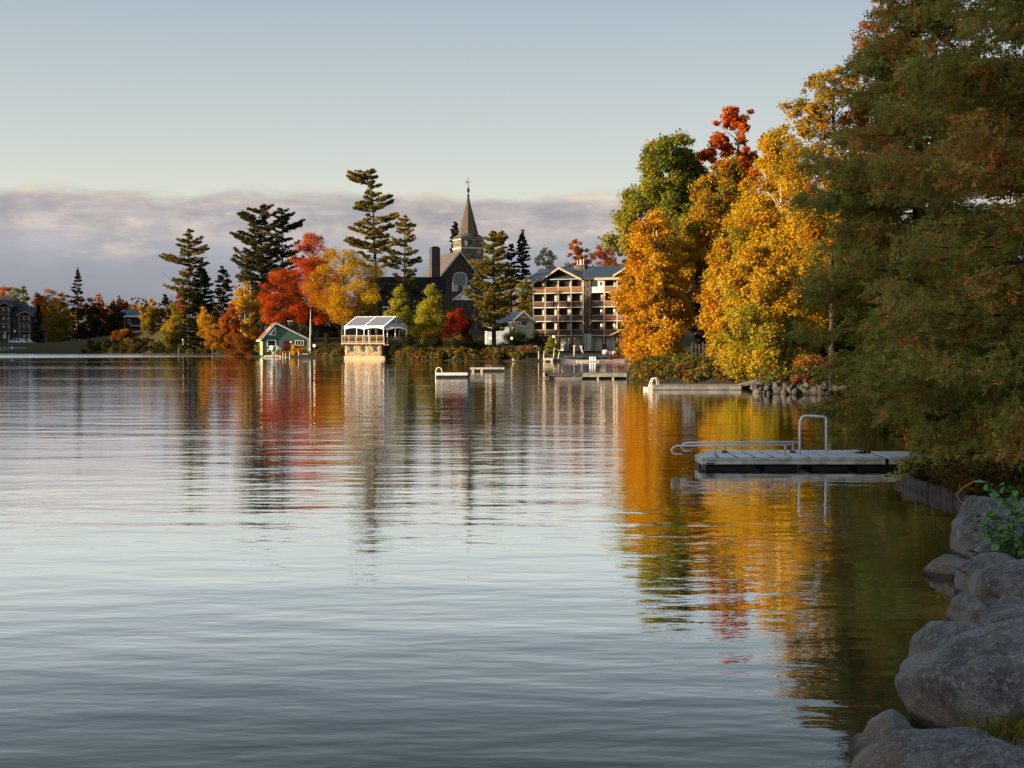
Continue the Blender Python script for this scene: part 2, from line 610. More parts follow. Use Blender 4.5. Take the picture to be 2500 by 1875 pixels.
def pick(rng, pal, n):
    w, c = PALC[pal]
    return c[rng.choice(len(w), n, p=w)]


def unit(a):
    return a / (np.linalg.norm(a, axis=-1, keepdims=True) + 1e-9)


def leaf_mesh(name, c, a, b, col):
    """pointed three cornered leaf faces: centre c, half axes a and b"""
    n = len(c)
    co = np.stack([c - a, c + a * .55 + b * 1.12, c + a * .55 - b * 1.12], 1).reshape(-1, 3)
    me = bpy.data.meshes.new(name)
    fill_quads(me, co, np.arange(n * 3).reshape(n, 3))
    at_ = me.attributes.new('col', 'FLOAT_COLOR', 'POINT')
    cc = np.ones((n * 3, 4), np.float32)
    cc[:, :3] = np.repeat(np.clip(col, 0, 1), 3, axis=0)
    at_.data.foreach_set('color', cc.ravel())
    me.materials.append(LEAF)
    return me


def leaves_from_clumps(rng, cc, rc, per, size, col, flat=.75, up=.35, aspect=.62, fuzz=.14):
    """leaves scattered through clumps cc of radius rc; returns centres, half axes, colours"""
    n = len(cc)
    k = np.maximum(1, (per * (rc / rc.mean()) ** 2).astype(int))
    idx = np.repeat(np.arange(n), k)
    m = len(idx)
    d = unit(rng.normal(size=(m, 3)))
    r = rc[idx] * rng.random(m) ** .45 * np.where(rng.random(m) < fuzz, 1.55, 1.0)
    p = d * r[:, None]
    p[:, 2] *= flat
    nrm = unit(rng.normal(size=(m, 3)) * .75 + d * .6 + np.array([0, 0, up]))
    a = unit(np.cross(nrm, rng.normal(size=(m, 3))))
    b = np.cross(nrm, a)
    s = size * (.65 + .7 * rng.random(m))
    cl = col[idx] * .62 + col[rng.integers(0, n, m)] * .38
    cl = cl * (.78 + .44 * rng.random((m, 1))) * (1 + .10 * rng.normal(size=(m, 3)))
    return cc[idx] + p, a * s[:, None], b * (s * aspect)[:, None], cl


SHAPES = {
    'round': lambda t: np.sqrt(np.clip(1 - (2 * t - .92) ** 2 / 1.18, 0.02, 1)),
    'oval': lambda t: np.clip(np.sin(np.clip(t * .9 + .1, 0, 1) * PI) ** .6, .12, 1),
    'column': lambda t: np.clip(np.minimum(1, (1 - t) * 3.2) ** .7 * np.minimum(1, .55 + t * 1.6), .06, 1),
    'cone': lambda t: np.clip(1.02 - t, .04, 1) ** .8 * np.minimum(1, .6 + t * 4),
    'egg': lambda t: np.clip(1.01 - t, .03, 1) ** .52 * np.minimum(1, .5 + 2 * t),
    'fan': lambda t: np.clip(.35 + 1.1 * t, 0, 1) * np.sqrt(np.clip(1 - (np.maximum(t - .55, 0) / .5) ** 2, .05, 1)),
    'bush': lambda t: np.sqrt(np.clip(1 - (t * .95) ** 2, .04, 1)),
}


def crown_clumps(rng, n, H, Rr, shape, hole=.25, lean=(0, 0), rag=1.0):
    f = SHAPES[shape]
    out = []
    ph = rng.random(6) * 6
    while len(out) < n:
        t = rng.random()
        rm = f(np.array([t]))[0]
        if rng.random() > rm ** .9: continue
        th = rng.random() * 2 * PI
        lob = 1 + rag * (.16 * math.sin(3 * th + ph[0] + 5 * t) + .12 * math.sin(5 * th + ph[1] - 9 * t) + .10 * math.sin(2 * th + 14 * t + ph[2]))
        lob = min(lob, 1.24)
        rr = rm * lob * (rng.random() ** .38)
        x, y = math.cos(th) * rr, math.sin(th) * rr
        g = math.sin(x * 4.1 + ph[3] + 3 * t) * math.sin(y * 4.3 + ph[4]) * math.sin(t * 11 + ph[5])
        if g > .62 - hole: continue
        out.append((x * Rr + lean[0] * t * H, y * Rr + lean[1] * t * H, t * H, t))
    return np.array(out)


NTREE = [0]
GR = 'trees of the right bank'


def trunk_mesh(rng, path, r0, r1, limbs, mb=None, seg=7):
    mb = mb or MB()
    n = len(path)
    mb.tube(path, [r0 + (r1 - r0) * (i / (n - 1)) ** .85 for i in range(n)], seg)
    for (p, q, r) in limbs:
        p, q = np.array(p), np.array(q)
        mid = (p + q) / 2 + np.array([0, 0, -.06 * np.linalg.norm(q - p)]) + rng.normal(size=3) * .05 * np.linalg.norm(q - p)
        mb.tube([p, mid, q], [r, r * .66, r * .25], 5)
    return mb


def broadleaf(name, cat, label, u, Y, vtop, vbot, hw, pal, n=8000, shape='round', size=None, bark=BARK, lean=0.0, group=None, top=None,
              side=None, hole=.25, clumps=None, rcl=None, base=None, du=0.0, seed=None, stems=1, tr=None, rust=None, z0=None, back=0.0, showlimb=14):
    NTREE[0] += 1
    rng = np.random.default_rng(seed or 100 + NTREE[0])
    px = Y / FPX
    x = at(u, V0, Y)[0]
    z0 = gz(x, Y) if z0 is None else z0
    zt, zb = at(u, vtop, Y)[2] - z0, at(u, vbot, Y)[2] - z0
    zb = max(zb, .05)
    Rr = hw * px
    H = zt - zb
    size = size or max(.06, px * 1.65)
    n = int(n * 1.6)
    nc = clumps or int(np.clip(34 + 10 * H / max(Rr, .5) + Rr * 5, 30, 130))
    rc0 = rcl or max(Rr * .25, .3)
    cl = crown_clumps(rng, nc, H - rc0 * .7, max(Rr - rc0 * .55, .3), shape, hole, (lean, 0), 1.6 if group == GR else 1.0)
    cc = cl[:, :3] + np.array([du * px, back * Rr, zb + rc0 * .3])
    rc = rc0 * (.5 + 1.0 * rng.random(nc)) * (1.1 - .35 * cl[:, 3])
    col = pick(rng, pal, nc)
    if top is not None:      # leaves that turned first at the top of the crown
        sel = rng.random(nc) < sst(cl[:, 3] + .22 * rng.normal(size=nc), top[1] - .12, top[1] + .12)
        col[sel] = pick(rng, top[0], int(sel.sum()))
    if side is not None:     # one flank of another colour: (palette, sign)
        k = cl[:, 0] / max(Rr, .1) * side[1]
        sel = rng.random(nc) < sst(k + .3 * rng.normal(size=nc), .1, .5)
        col[sel] = pick(rng, side[0], int(sel.sum()))
    c, a, b, cv = leaves_from_clumps(rng, cc, rc * (1.0 if group == GR else .86), n / nc, size, col, fuzz=.28 if group == GR else .10)
    root = thing(name, label, cat, (x, Y, z0), 0, group)
    r0 = tr or max(.05, H * .014 + Rr * .02)
    mb = MB()
    for s in range(stems):
        off = (s - (stems - 1) / 2) * r0 * 3.2
        top_ = np.array([du * px + lean * H + off * 2.0, 0, zb + H * .86])
        path = [np.array([off, 0, -.5]), np.array([off * 1.2, 0, max(zb, .2) * .6]), np.array([du * px * .5 + lean * H * .3 + off * 1.5, rng.normal() * .05 * Rr, zb + H * .35]), top_]
        path = [path[0]] + [path[0] * (1 - t) ** 2 + 2 * t * (1 - t) * path[2] + t * t * path[3] for t in (.2, .4, .6, .8)] + [path[3]]
        lims = []
        for j in rng.choice(nc, min(nc, showlimb), replace=False):
            q = cc[j]
            hz = np.clip(q[2] - np.hypot(q[0], q[1]) * .8, zb * .75 + .1, zb + H * .8)
            i = min(len(path) - 2, max(0, int(np.searchsorted([p[2] for p in path], hz)) - 1))
            f = np.clip((hz - path[i][2]) / (path[i + 1][2] - path[i][2] + 1e-6), 0, 1)
            lims.append((path[i] + (path[i + 1] - path[i]) * f, q, r0 * (.3 if showlimb < 30 else .17)))
        trunk_mesh(rng, path, r0 / (1 + .3 * (stems - 1)), r0 * .22, lims, mb)
    mb.build('trunk', bark, root, smooth=True)
    link('crown', leaf_mesh('crown', c, a, b, cv), root)
    return root


def bush(name, cat, label, u, Y, vtop, vbot, hw, pal, n=2500, size=None, group=None, **kw):
    """low shrub: leaves down to the ground on several thin stems"""
    NTREE[0] += 1
    rng = np.random.default_rng(300 + NTREE[0])
    px = Y / FPX
    x = at(u, V0, Y)[0]
    z0 = gz(x, Y) if kw.get('z0') is None else kw['z0']
    H = max(.25, at(u, vtop, Y)[2] - z0)
    Rr = hw * px
    size = size or max(.035, px * 1.6)
    n = int(n * 1.35)
    nc = int(np.clip(14 + Rr * 9, 14, 70))
    rc0 = max(.26 * min(Rr, H), .1)
    cl = crown_clumps(rng, nc, max(H - rc0, .1), max(Rr - rc0 * .5, .1), kw.get('shape', 'bush'), .3)
    cc = cl[:, :3] + np.array([0, 0, rc0 * .4])
    rc = rc0 * (.7 + .7 * rng.random(nc))
    col = pick(rng, pal, nc)
    if kw.get('top'):
        sel = rng.random(nc) < sst(cl[:, 3], kw['top'][1] - .15, kw['top'][1] + .15)
        col[sel] = pick(rng, kw['top'][0], int(sel.sum()))
    c, a, b, cv = leaves_from_clumps(rng, cc, rc, n / nc, size, col)
    root = thing(name, label, cat, (x, Y, z0), 0, group)
    mb = MB()
    for j in rng.choice(nc, min(9, nc), replace=False):
        q = cc[j]
        mb.tube([(q[0] * .12, q[1] * .12, -.1), (q[0] * .5, q[1] * .5, q[2] * .6), tuple(q)], [.03 * H ** .5, .02 * H ** .5, .006], 5)
    mb.build('stem', BARK, root, smooth=True, kind='stuff')
    link('foliage', leaf_mesh('foliage', c, a, b, cv), root)
    return root


def conifer(name, cat, label, u, Y, vtop, vbot, left, right, pal, dens=1.0, whorl=.9, droop=.0, tuft=.5, group=None, bark=BARK, seed=None, thick=.14,
            bend=None, per=5, drop=.16, start=.25, tr=None, needles=11, dead=(), z0=None, flags=()):
    """pine or spruce: whorls of boughs whose length follows a left and a right outline, list of (v pixel, half width pixels)"""
    NTREE[0] += 1
    rng = np.random.default_rng(seed or 500 + NTREE[0])
    px = Y / FPX
    x = at(u, V0, Y)[0]
    z0 = gz(x, Y) if z0 is None else z0
    zf = lambda v: at(u, v, Y)[2] - z0
    zt, zb = zf(vtop), max(zf(vbot), .3)
    L = sorted((zf(v), w * px) for v, w in left)
    Rg = sorted((zf(v), w * px) for v, w in right)
    fl = lambda z: float(np.interp(z, [p[0] for p in L], [p[1] for p in L]))
    fr = lambda z: float(np.interp(z, [p[0] for p in Rg], [p[1] for p in Rg]))
    bx = (lambda z: float(np.interp(z, *zip(*sorted((zf(v), o * px) for v, o in bend))))) if bend else (lambda z: 0.0)
    C, A, B, K = [], [], [], []
    root = thing(name, label, cat, (x, Y, z0), 0, group)
    r0 = tr or .012 * zt + .06
    path = [np.array([bx(zt * t), 0, zt * t - (.6 if t == 0 else 0)]) for t in (0, .15, .3, .45, .6, .75, .88, .97)]
    mb = MB().tube(path, [r0 * (1 - .93 * t) for t in (0, .15, .3, .45, .6, .75, .88, .97)], 7)
    def bough(th, zz, ln, rise, full=1.0):
        cx = math.cos(th)
        dz = (.18 - droop) * ln + rise * ln
        d = np.array([cx, math.sin(th), 0])
        p0 = np.array([bx(zz), 0, zz])
        s = np.array([0, .35, .7, 1.0])
        bp = [p0 + d * ln * q + np.array([0, 0, dz * q * q - .05 * ln * q]) for q in s]
        mb.tube(bp, [r0 * .16 * (1 - .8 * q) * min(1, ln / 2 + .2) + .012 for q in s], 4)
        m = max(3, int(full * dens * (1.6 if pal in ('dark', 'spruce') else 1.3) * (3.5 + ln * 4.6)))
        q = start + (1 - start) * rng.random(m) ** .8
        lat = rng.normal(size=m) * thick * ln * (1.15 - q * .6)
        cen = p0 + d * (ln * q)[:, None] + np.stack([-d[1] * lat, d[0] * lat, dz * q * q - .05 * ln * q + rng.normal(size=m) * .10 * tuft + .1 * tuft], 1)
        base_col = pick(rng, pal, 1)[0]
        i = np.repeat(np.arange(m), needles)
        dirs = unit(rng.normal(size=(m * needles, 3)) * np.array([1, 1, .34]) + d * .8 + np.array([0, 0, .35 - droop]))
        sz = tuft * .60 * (.6 + .6 * rng.random(m * needles))
        C.append(cen[i] + dirs * (sz * .5)[:, None])
        A.append(dirs * (sz * .62)[:, None])
        B.append(unit(np.cross(dirs, rng.normal(size=dirs.shape))) * (sz * .24)[:, None])
        K.append(base_col * (.7 + .5 * rng.random((m * needles, 1))))

    z = zb
    while z < zt - .1:
        ph = rng.random() * 6.28
        for k in range(per):
            if rng.random() < drop: continue
            th = ph + 2 * PI * k / per + rng.normal() * .25
            w = .5 + .5 * np.clip(math.cos(th) * 1.5, -1, 1)
            ln = max(.12, (fl(z) * (1 - w) + fr(z) * w) * (.68 + .5 * rng.random()))
            bough(th, z + rng.normal() * whorl * .34, ln, rng.normal() * .11)
        z += whorl * (.7 + .6 * rng.random()) * (1 - .35 * z / zt)
    for v, du in flags:            # the long boughs that give the tree its outline
        for j in range(2):
            bough((PI if du < 0 else 0) + rng.normal() * .16, zf(v) - abs(du) * px * .06 + rng.normal() * .12, abs(du) * px * (1 - .12 * j), rng.normal() * .03, 1.3)
    for (v, du, v2) in dead:       # bare dead boughs
        mb.tube([(0, 0, zf(v)), (du * px * .5, -.2, zf((v + v2) / 2) + .25 - .5), (du * px, -.3, zf(v2))], [.07, .05, .02], 5)
    # the leader
    m = 40
    C.append(np.stack([bx(zt) + rng.normal(size=m) * .1, rng.normal(size=m) * .1, zt - rng.random(m) * whorl * 1.2], 1))
    dirs = unit(rng.normal(size=(m, 3)) * .5 + np.array([0, 0, 1]))
    A.append(dirs * tuft * .5)
    B.append(unit(np.cross(dirs, rng.normal(size=(m, 3)))) * tuft * .16)
    K.append(pick(rng, pal, m))
    mb.build('trunk', bark, root, smooth=True)
    link('crown', leaf_mesh('crown', np.concatenate(C), np.concatenate(A), np.concatenate(B), np.concatenate(K)), root)
    return root


def far_forest():
    """the wooded land behind the far shore, one mass nobody could count"""
    rng = np.random.default_rng(71)
    C, A, B, K = [], [], [], []
    for i in range(260):
        u = rng.uniform(-260, 620) if i < 120 else rng.uniform(620, 1800)
        Y = rng.uniform(455, 560)
        x = at(u, V0, Y)[0]
        z0 = gz(x, Y)
        vt = 742 + 14 * rng.normal() if u < 620 else 712 + 18 * rng.normal()
        H = at(u, vt, Y)[2] - z0
        Rr = rng.uniform(3.5, 6.5)
        n = 26
        cl = crown_clumps(rng, n, H * .92, Rr, 'oval', .25)
        pal = ['dark', 'olive', 'rust', 'dark', 'amber', 'rust', 'wine', 'dark'][rng.integers(8)]
        c, a, b, k = leaves_from_clumps(rng, cl[:, :3] + np.array([x, Y, z0]), np.full(n, Rr * .42), 9, .62, pick(rng, pal, n))
        C.append(c), A.append(a), B.append(b), K.append(k)
    me = leaf_mesh('forest', np.concatenate(C), np.concatenate(A), np.concatenate(B), np.concatenate(K))
    tag(link('forest', me), 'far wooded land in muted autumn colours behind the shore', kind='stuff')


def undergrowth(name, label, path, n, hmax, wide, pals, seed, size):
    rng = np.random.default_rng(seed)
    path = np.array(path, float)
    seg = np.r_[0, np.cumsum(np.hypot(*np.diff(path, axis=0).T))]
    s = rng.random(n) * seg[-1]
    x = np.interp(s, seg, path[:, 0]) + rng.random(n) * wide[0]
    y = np.interp(s, seg, path[:, 1]) + rng.random(n) * wide[1]
    d = sdist(x, y)
    ok = d > -.05
    x, y = x[ok], y[ok]
    z = gz_arr(x, y)
    h = hmax * (.3 + .7 * rng.random(len(x)))
    cc = np.stack([x, y, z + h * .45], 1)
    w, col = np.array([p[0] for p in pals], float), [p[1] for p in pals]
    ks = rng.choice(len(col), len(x), p=w / w.sum())
    cols = np.array([pick(rng, col[k], 1)[0] for k in ks])
    c, a, b, k = leaves_from_clumps(rng, cc, h * .6, 55, size, cols)
    tag(link(name, leaf_mesh(name, c, a, b, k)), label, kind='stuff')


far_forest()
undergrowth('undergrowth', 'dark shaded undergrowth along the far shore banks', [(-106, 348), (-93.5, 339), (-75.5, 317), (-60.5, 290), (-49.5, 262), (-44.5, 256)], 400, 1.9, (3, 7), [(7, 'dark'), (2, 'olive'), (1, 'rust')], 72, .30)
undergrowth('undergrowth', 'dark undergrowth on the bank between cottage and beach', [(-33, 241), (-27, 226), (-18, 218), (-15, 201.5), (-8.8, 196.5), (-3, 189.5), (1, 184.5)], 620, 1.5, (1.5, 6), [(6, 'dark'), (3, 'olive'), (2, 'rust'), (1, 'green')], 73, .24)  # sunlit bank; the mostly dark leaf mix stands in for shade
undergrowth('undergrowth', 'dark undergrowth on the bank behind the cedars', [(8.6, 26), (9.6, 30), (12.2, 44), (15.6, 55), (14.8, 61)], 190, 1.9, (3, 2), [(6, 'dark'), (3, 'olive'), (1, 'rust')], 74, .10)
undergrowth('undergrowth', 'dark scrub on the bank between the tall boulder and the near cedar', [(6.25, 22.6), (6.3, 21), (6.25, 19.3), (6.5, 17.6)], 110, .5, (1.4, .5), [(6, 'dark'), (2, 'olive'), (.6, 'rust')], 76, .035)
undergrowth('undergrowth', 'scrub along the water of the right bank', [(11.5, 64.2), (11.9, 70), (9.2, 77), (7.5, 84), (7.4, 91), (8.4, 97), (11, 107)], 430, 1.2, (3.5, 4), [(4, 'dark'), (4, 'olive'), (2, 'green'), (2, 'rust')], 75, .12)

# ------------------------------------------------------------------ trees of the far left shore
GL = 'trees of the far left shore'
T = broadleaf
T('maple_tree', 'tree', 'pale orange tree rising behind the dark lodge at the far left edge', 14, 450, 694, 800, 34, 'orange', 5000, top=('amber', .7), group=GL)
T('maple_tree', 'tree', 'dark green tree with a yellow top behind the dark lodge', 49, 446, 696, 800, 30, 'green', 5000, top=('yellowgreen', .72), group=GL)
T('maple_tree', 'tree', 'wide rust red tree between the lodge and the olive birch', 108, 452, 703, 800, 42, 'rust', 6000, top=('orange', .82), group=GL)
T('maple_tree', 'tree', 'small glowing orange tree just left of the olive birch crown', 109, 410, 724, 800, 13, 'orange', 2600, top=('amber', .5), group=GL)
T('maple_tree', 'tree', 'rounded orange and yellow tree behind the top of the olive birch', 150, 420, 712, 800, 30, 'amber', 5000, top=('gold', .75), group=GL)
conifer('spruce_tree', 'tree', 'narrow lone spruce whose spire stands above the left shore trees', 191, 420, 659, 830, [(659, 1), (690, 11), (715, 15), (735, 17), (760, 20), (830, 20)],
        [(659, 1), (690, 10), (715, 13), (735, 15), (760, 18), (830, 18)], 'spruce', .8, 1.0, .06, .62, GL, per=5, drop=.12)
conifer('spruce_tree', 'tree', 'black green spruce beside the right end of the dark lodge', 95, 400, 742, 842, [(742, 1), (790, 12), (842, 17)], [(742, 1), (790, 12), (842, 17)],
        'spruce', 1.0, .8, .1, .6, GL, drop=.05)
T('birch_tree', 'tree', 'tall olive birch with a pale trunk beside the white parked car', 142, 385, 728, 838, 36, 'olive', 9000, 'oval', top=('amber', .86), group=GL, bark=BIRCH)
T('maple_tree', 'tree', 'dark broad tree with an orange twig top right of the lone spruce', 225, 392, 724, 840, 42, 'dark', 9000, 'oval', top=('rust', .93), group=GL)
T('maple_tree', 'tree', 'dark broad tree left of the dark house with the blue roof', 280, 388, 738, 842, 36, 'dark', 8000, 'oval', top=('rust', .93), group=GL)
T('maple_tree', 'tree', 'small scarlet orange crown peeping over the dark broad trees', 241, 430, 718, 790, 14, 'red', 2200, 'fan', top=('orange', .4), group=GL)
for i, (u, v) in enumerate(((279, 728), (291, 720), (301, 729), (309, 733))):
    T('poplar_tree', 'tree', ['first of four wine red poplar spires from the left, low and broad', 'tallest of the four wine red poplar spires behind the dark house',
      'third wine red poplar spire, right of the tallest one', 'shortest slim wine red poplar spire, nearest the blue roof'][i], u, 440, v, 800, 7, 'wine', 1400, 'column', group='wine red poplars behind the dark house')
T('maple_tree', 'tree', 'thin pale orange tree directly above the dark house roof', 330, 432, 738, 800, 17, 'orange', 2400, group=GL, top=('amber', .5))
T('maple_tree', 'tree', 'bright yellow tree right of the dark house with a pinkish top sprig', 365, 347, 726, 858, 28, 'olive', 8000, 'oval', top=('gold', .52), group=GL, hole=.3)
bush('round_bush', 'bush', 'large rounded rusty orange bush at the water left of the yellow tree', 306, 350, 804, 864, 34, 'rust', 5000, top=('amber', .8), group='shrubs of the far shore')
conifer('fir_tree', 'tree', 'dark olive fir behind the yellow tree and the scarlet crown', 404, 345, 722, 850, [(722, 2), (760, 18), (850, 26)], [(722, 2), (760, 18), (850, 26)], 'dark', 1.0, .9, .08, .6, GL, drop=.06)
T('birch_tree', 'tree', 'leafy olive birch with bright yellow tips left of the lamp stairs', 424, 325, 742, 862, 42, 'olive', 11000, 'oval', top=('gold', .74), group=GL, hole=.3, side=('yellowgreen', -1))
T('maple_tree', 'tree', 'small scarlet maple top below the boughs of the windswept pine', 446, 330, 698, 790, 20, 'green', 3600, 'fan', top=('scarlet', .38), group=GL)

# pines of the central shore
GC = 'trees of the central shore'
conifer('pine_tree', 'tree', 'windswept white pine with bare dead boughs reaching left over the lake', 462, 312, 563, 800,
        [(563, 3), (580, 20), (595, 26), (600, 14), (622, 30), (632, 52), (640, 62), (646, 34), (665, 24), (690, 30), (705, 58), (715, 30), (800, 46)],
        [(563, 4), (575, 18), (585, 30), (600, 40), (620, 44), (640, 46), (660, 44), (700, 52), (800, 60)], 'goldpine', 1.1, 1.29, -0.13, .78, GC, drop=.2, seed=11, flags=((604, -28), (633, -60), (641, -68), (708, -60), (612, 44)),
        dead=((712, -66, 665), (722, -60, 690), (740, -52, 715), (755, -50, 735)))
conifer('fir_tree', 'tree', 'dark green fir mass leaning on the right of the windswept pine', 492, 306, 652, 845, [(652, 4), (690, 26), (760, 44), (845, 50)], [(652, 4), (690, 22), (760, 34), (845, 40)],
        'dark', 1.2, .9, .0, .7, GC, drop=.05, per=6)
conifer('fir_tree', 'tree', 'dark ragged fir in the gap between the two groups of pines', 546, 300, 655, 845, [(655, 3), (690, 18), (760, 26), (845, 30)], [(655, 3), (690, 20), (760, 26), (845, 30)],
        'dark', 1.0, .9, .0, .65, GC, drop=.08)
conifer('pine_tree', 'tree', 'big dark white pine with long ragged boughs pointing left above the green cottage', 640, 284, 501, 790,
        [(501, 4), (515, 22), (530, 40), (538, 60), (545, 30), (560, 34), (575, 40), (585, 72), (592, 50), (600, 30), (640, 60), (650, 74), (665, 60), (700, 60), (790, 50)],
        [(501, 5), (510, 14), (525, 30), (560, 40), (600, 46), (650, 50), (700, 54), (790, 40)], 'pine', 1.25, 1.18, -0.16, .8, GC, drop=.12, seed=21, flags=((534, -58), (545, -48), (585, -76), (592, -66), (642, -66), (652, -78)), per=6)
conifer('pine_tree', 'tree', 'slimmer dark pine rising against the right side of the big ragged pine', 690, 288, 511, 770,
        [(511, 4), (525, 16), (560, 26), (600, 34), (700, 40), (770, 36)],
        [(511, 5), (520, 14), (532, 22), (545, 30), (552, 48), (560, 44), (580, 36), (620, 44), (700, 40), (770, 36)], 'pine', 1.15, 1.23, -0.13, .74, GC, drop=.16, seed=22, flags=((530, 28), (553, 52), (560, 44), (620, 46)))
conifer('pine_tree', 'tree', 'tallest white pine, its bent top sweeping left over all other trees', 912, 266, 421, 655,
        [(421, 14), (430, 26), (445, 44), (452, 34), (466, 12), (480, 22), (500, 34), (515, 40), (525, 26), (540, 22), (556, 40), (566, 56), (575, 46), (590, 60), (605, 64), (620, 56), (655, 40)],
        [(421, 8), (432, 22), (440, 30), (455, 20), (470, 26), (485, 42), (500, 46), (512, 30), (530, 40), (537, 58), (545, 44), (560, 40), (590, 46), (620, 50), (655, 44)], 'goldpine',
        1.0, 1.40, -0.08, .80, GC, drop=.24, seed=31, flags=((432, -44), (440, -50), (447, -46), (436, 22), (487, 46), (500, 50), (506, -42), (515, -46), (538, 62), (557, -46), (567, -62), (592, -66), (604, -70), (557, 48)), thick=.12, bend=[(421, -22), (440, -12), (470, -2), (520, 0), (800, 10)], tr=.55)
conifer('pine_tree', 'tree', 'smaller spreading pine immediately right of the tallest white pine', 988, 276, 534, 740,
        [(534, 4), (545, 18), (560, 16), (580, 28), (620, 40), (650, 50), (680, 52), (740, 36)],
        [(534, 4), (552, 22), (560, 12), (580, 26), (595, 24), (615, 30), (640, 38), (655, 24), (680, 34), (740, 28)], 'goldpine', 1.0, 1.29, -0.08, .74, GC, drop=.2, seed=41, flags=((550, -22), (553, 26), (620, -44), (650, -54), (640, 42)))
conifer('pine_tree', 'tree', 'golden green white pine with level boughs standing before the church tower', 1206, 224, 570, 806,
        [(570, 6), (582, 22), (600, 24), (622, 28), (648, 56), (656, 30), (672, 44), (690, 52), (705, 40), (730, 66), (742, 50), (760, 40), (785, 44), (806, 36)],
        [(570, 8), (578, 26), (590, 30), (610, 32), (640, 40), (665, 50), (700, 54), (730, 56), (760, 50), (785, 42), (806, 30)], 'goldpine', 1.5, 0.92, -0.10, .62, GC, drop=.1, seed=51, flags=((650, -62), (655, -54), (694, -58), (733, -72), (740, -66), (785, -52), (700, 56), (735, 58)),
        per=6, thick=.17, tr=.42)
conifer('spruce_tree', 'tree', 'slim dark spruce directly left of the church tower', 1112, 362, 543, 640, [(543, 2), (560, 9), (600, 13), (640, 15)], [(543, 2), (560, 9), (600, 12), (640, 14)], 'spruce',
        .9, .9, .02, .7, GC, drop=.12)
conifer('spruce_tree', 'tree', 'taller of the two dark spruces right of the church', 1275, 345, 569, 700, [(569, 2), (590, 10), (620, 14), (660, 18), (700, 20)], [(569, 2), (590, 10), (605, 16), (640, 16), (700, 18)], 'spruce',
        .9, .9, .02, .7, GC, drop=.12)
conifer('spruce_tree', 'tree', 'shorter dark spruce close to the right edge of the golden pine', 1248, 345, 600, 700, [(600, 2), (620, 10), (660, 16), (700, 18)], [(600, 2), (620, 10), (660, 14), (700, 18)], 'spruce',
        .9, .9, .02, .7, GC, drop=.12)

# broadleaf trees of the central shore
T('maple_tree', 'tree', 'tall flame red maple behind the green cottage', 762, 272, 562, 790, 80, 'red', 25000, 'oval', group=GC, hole=.16, top=('orange', .78), showlimb=26)
T('maple_tree', 'tree', 'lower dark red maple hanging over the cottage roof', 684, 262, 648, 790, 56, 'red', 11000, 'round', group=GC, hole=.34, side=('rust', 1), showlimb=24)
T('maple_tree', 'tree', 'broad golden maple with a greener crown on the bank left of the tented boathouse', 838, 254, 592, 790, 92, 'gold', 20000, 'round', group=GC, hole=.26, back=.3, top=('yellowgreen', .62),
  side=('amber', -1), tr=.42, showlimb=24)
T('maple_tree', 'tree', 'thin rust coloured maple beside the tallest pine trunk', 905, 258, 655, 790, 34, 'olive', 5000, 'oval', group=GC, hole=.42, side=('amber', 1))
T('birch_tree', 'tree', 'golden birch with several white stems left of the green cottage', 598, 272, 672, 835, 40, 'gold', 11000, 'column', group=GC, bark=BIRCH, lean=-.10, stems=3, hole=.28, du=14, tr=.2)
T('birch_tree', 'tree', 'leaning small amber birch above the dark blue door shed', 522, 278, 745, 850, 32, 'amber', 5500, 'oval', group=GC, bark=BARKG, lean=-.25, top=('gold', .5), tr=.15, du=4)
T('maple_tree', 'tree', 'orange rust shrub maple with one scarlet spray at the left shore of the cottage', 566, 268, 738, 866, 36, 'rust', 9000, 'oval', group=GC, top=('orange', .42), hole=.3)
T('larch_tree', 'tree', 'pale green larch right behind the white boathouse tent', 976, 246, 684, 800, 45, 'lime', 9500, 'cone', group=GC, hole=.2, side=('green', 1))
T('larch_tree', 'tree', 'yellow green larch with two pointed tops before the dark hall', 1058, 226, 680, 845, 62, 'lime', 17000, 'cone', group=GC, hole=.2, side=('green', 1), stems=2)
T('maple_tree', 'tree', 'wine red small maple with a bright scarlet rim left of the golden pine', 1116, 220, 752, 850, 46, 'wine', 11000, 'round', group=GC, hole=.3, top=('red', .82))
T('birch_tree', 'tree', 'thin grey green tree above the left end of the hotel roof', 1330, 335, 598, 720, 38, 'grey', 6000, 'oval', group=GC, hole=.42, bark=BIRCH)
T('maple_tree', 'tree', 'first rust orange maple above the hotel roof, nearer the chimneys', 1407, 335, 582, 690, 32, 'rust', 6000, 'round', group=GC, hole=.4, top=('orange', .55))
T('maple_tree', 'tree', 'second rust orange maple above the hotel roof, against the golden birch', 1478, 332, 588, 690, 46, 'rust', 8000, 'round', group=GC, hole=.36, top=('orange', .7))
T('maple_tree', 'tree', 'small green tree with mauve twigs at the left edge of the golden birch', 1532, 300, 578, 720, 24, 'green', 4000, 'oval', group=GC, hole=.4, top=('rust', .8))
T('maple_tree', 'tree', 'dull green tree filling the gap between golden pine and hotel', 1288, 300, 668, 805, 36, 'olive', 8000, 'oval', group=GC, hole=.24, top=('yellowgreen', .85))
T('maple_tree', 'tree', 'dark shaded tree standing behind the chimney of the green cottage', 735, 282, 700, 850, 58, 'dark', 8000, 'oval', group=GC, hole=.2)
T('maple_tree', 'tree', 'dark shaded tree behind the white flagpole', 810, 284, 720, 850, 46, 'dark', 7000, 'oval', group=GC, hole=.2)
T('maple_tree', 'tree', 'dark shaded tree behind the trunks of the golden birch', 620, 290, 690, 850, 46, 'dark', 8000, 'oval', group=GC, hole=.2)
T('maple_tree', 'tree', 'dark tree in shade behind the boathouse tent', 930, 272, 740, 850, 60, 'dark', 7000, 'oval', group=GC, hole=.2)
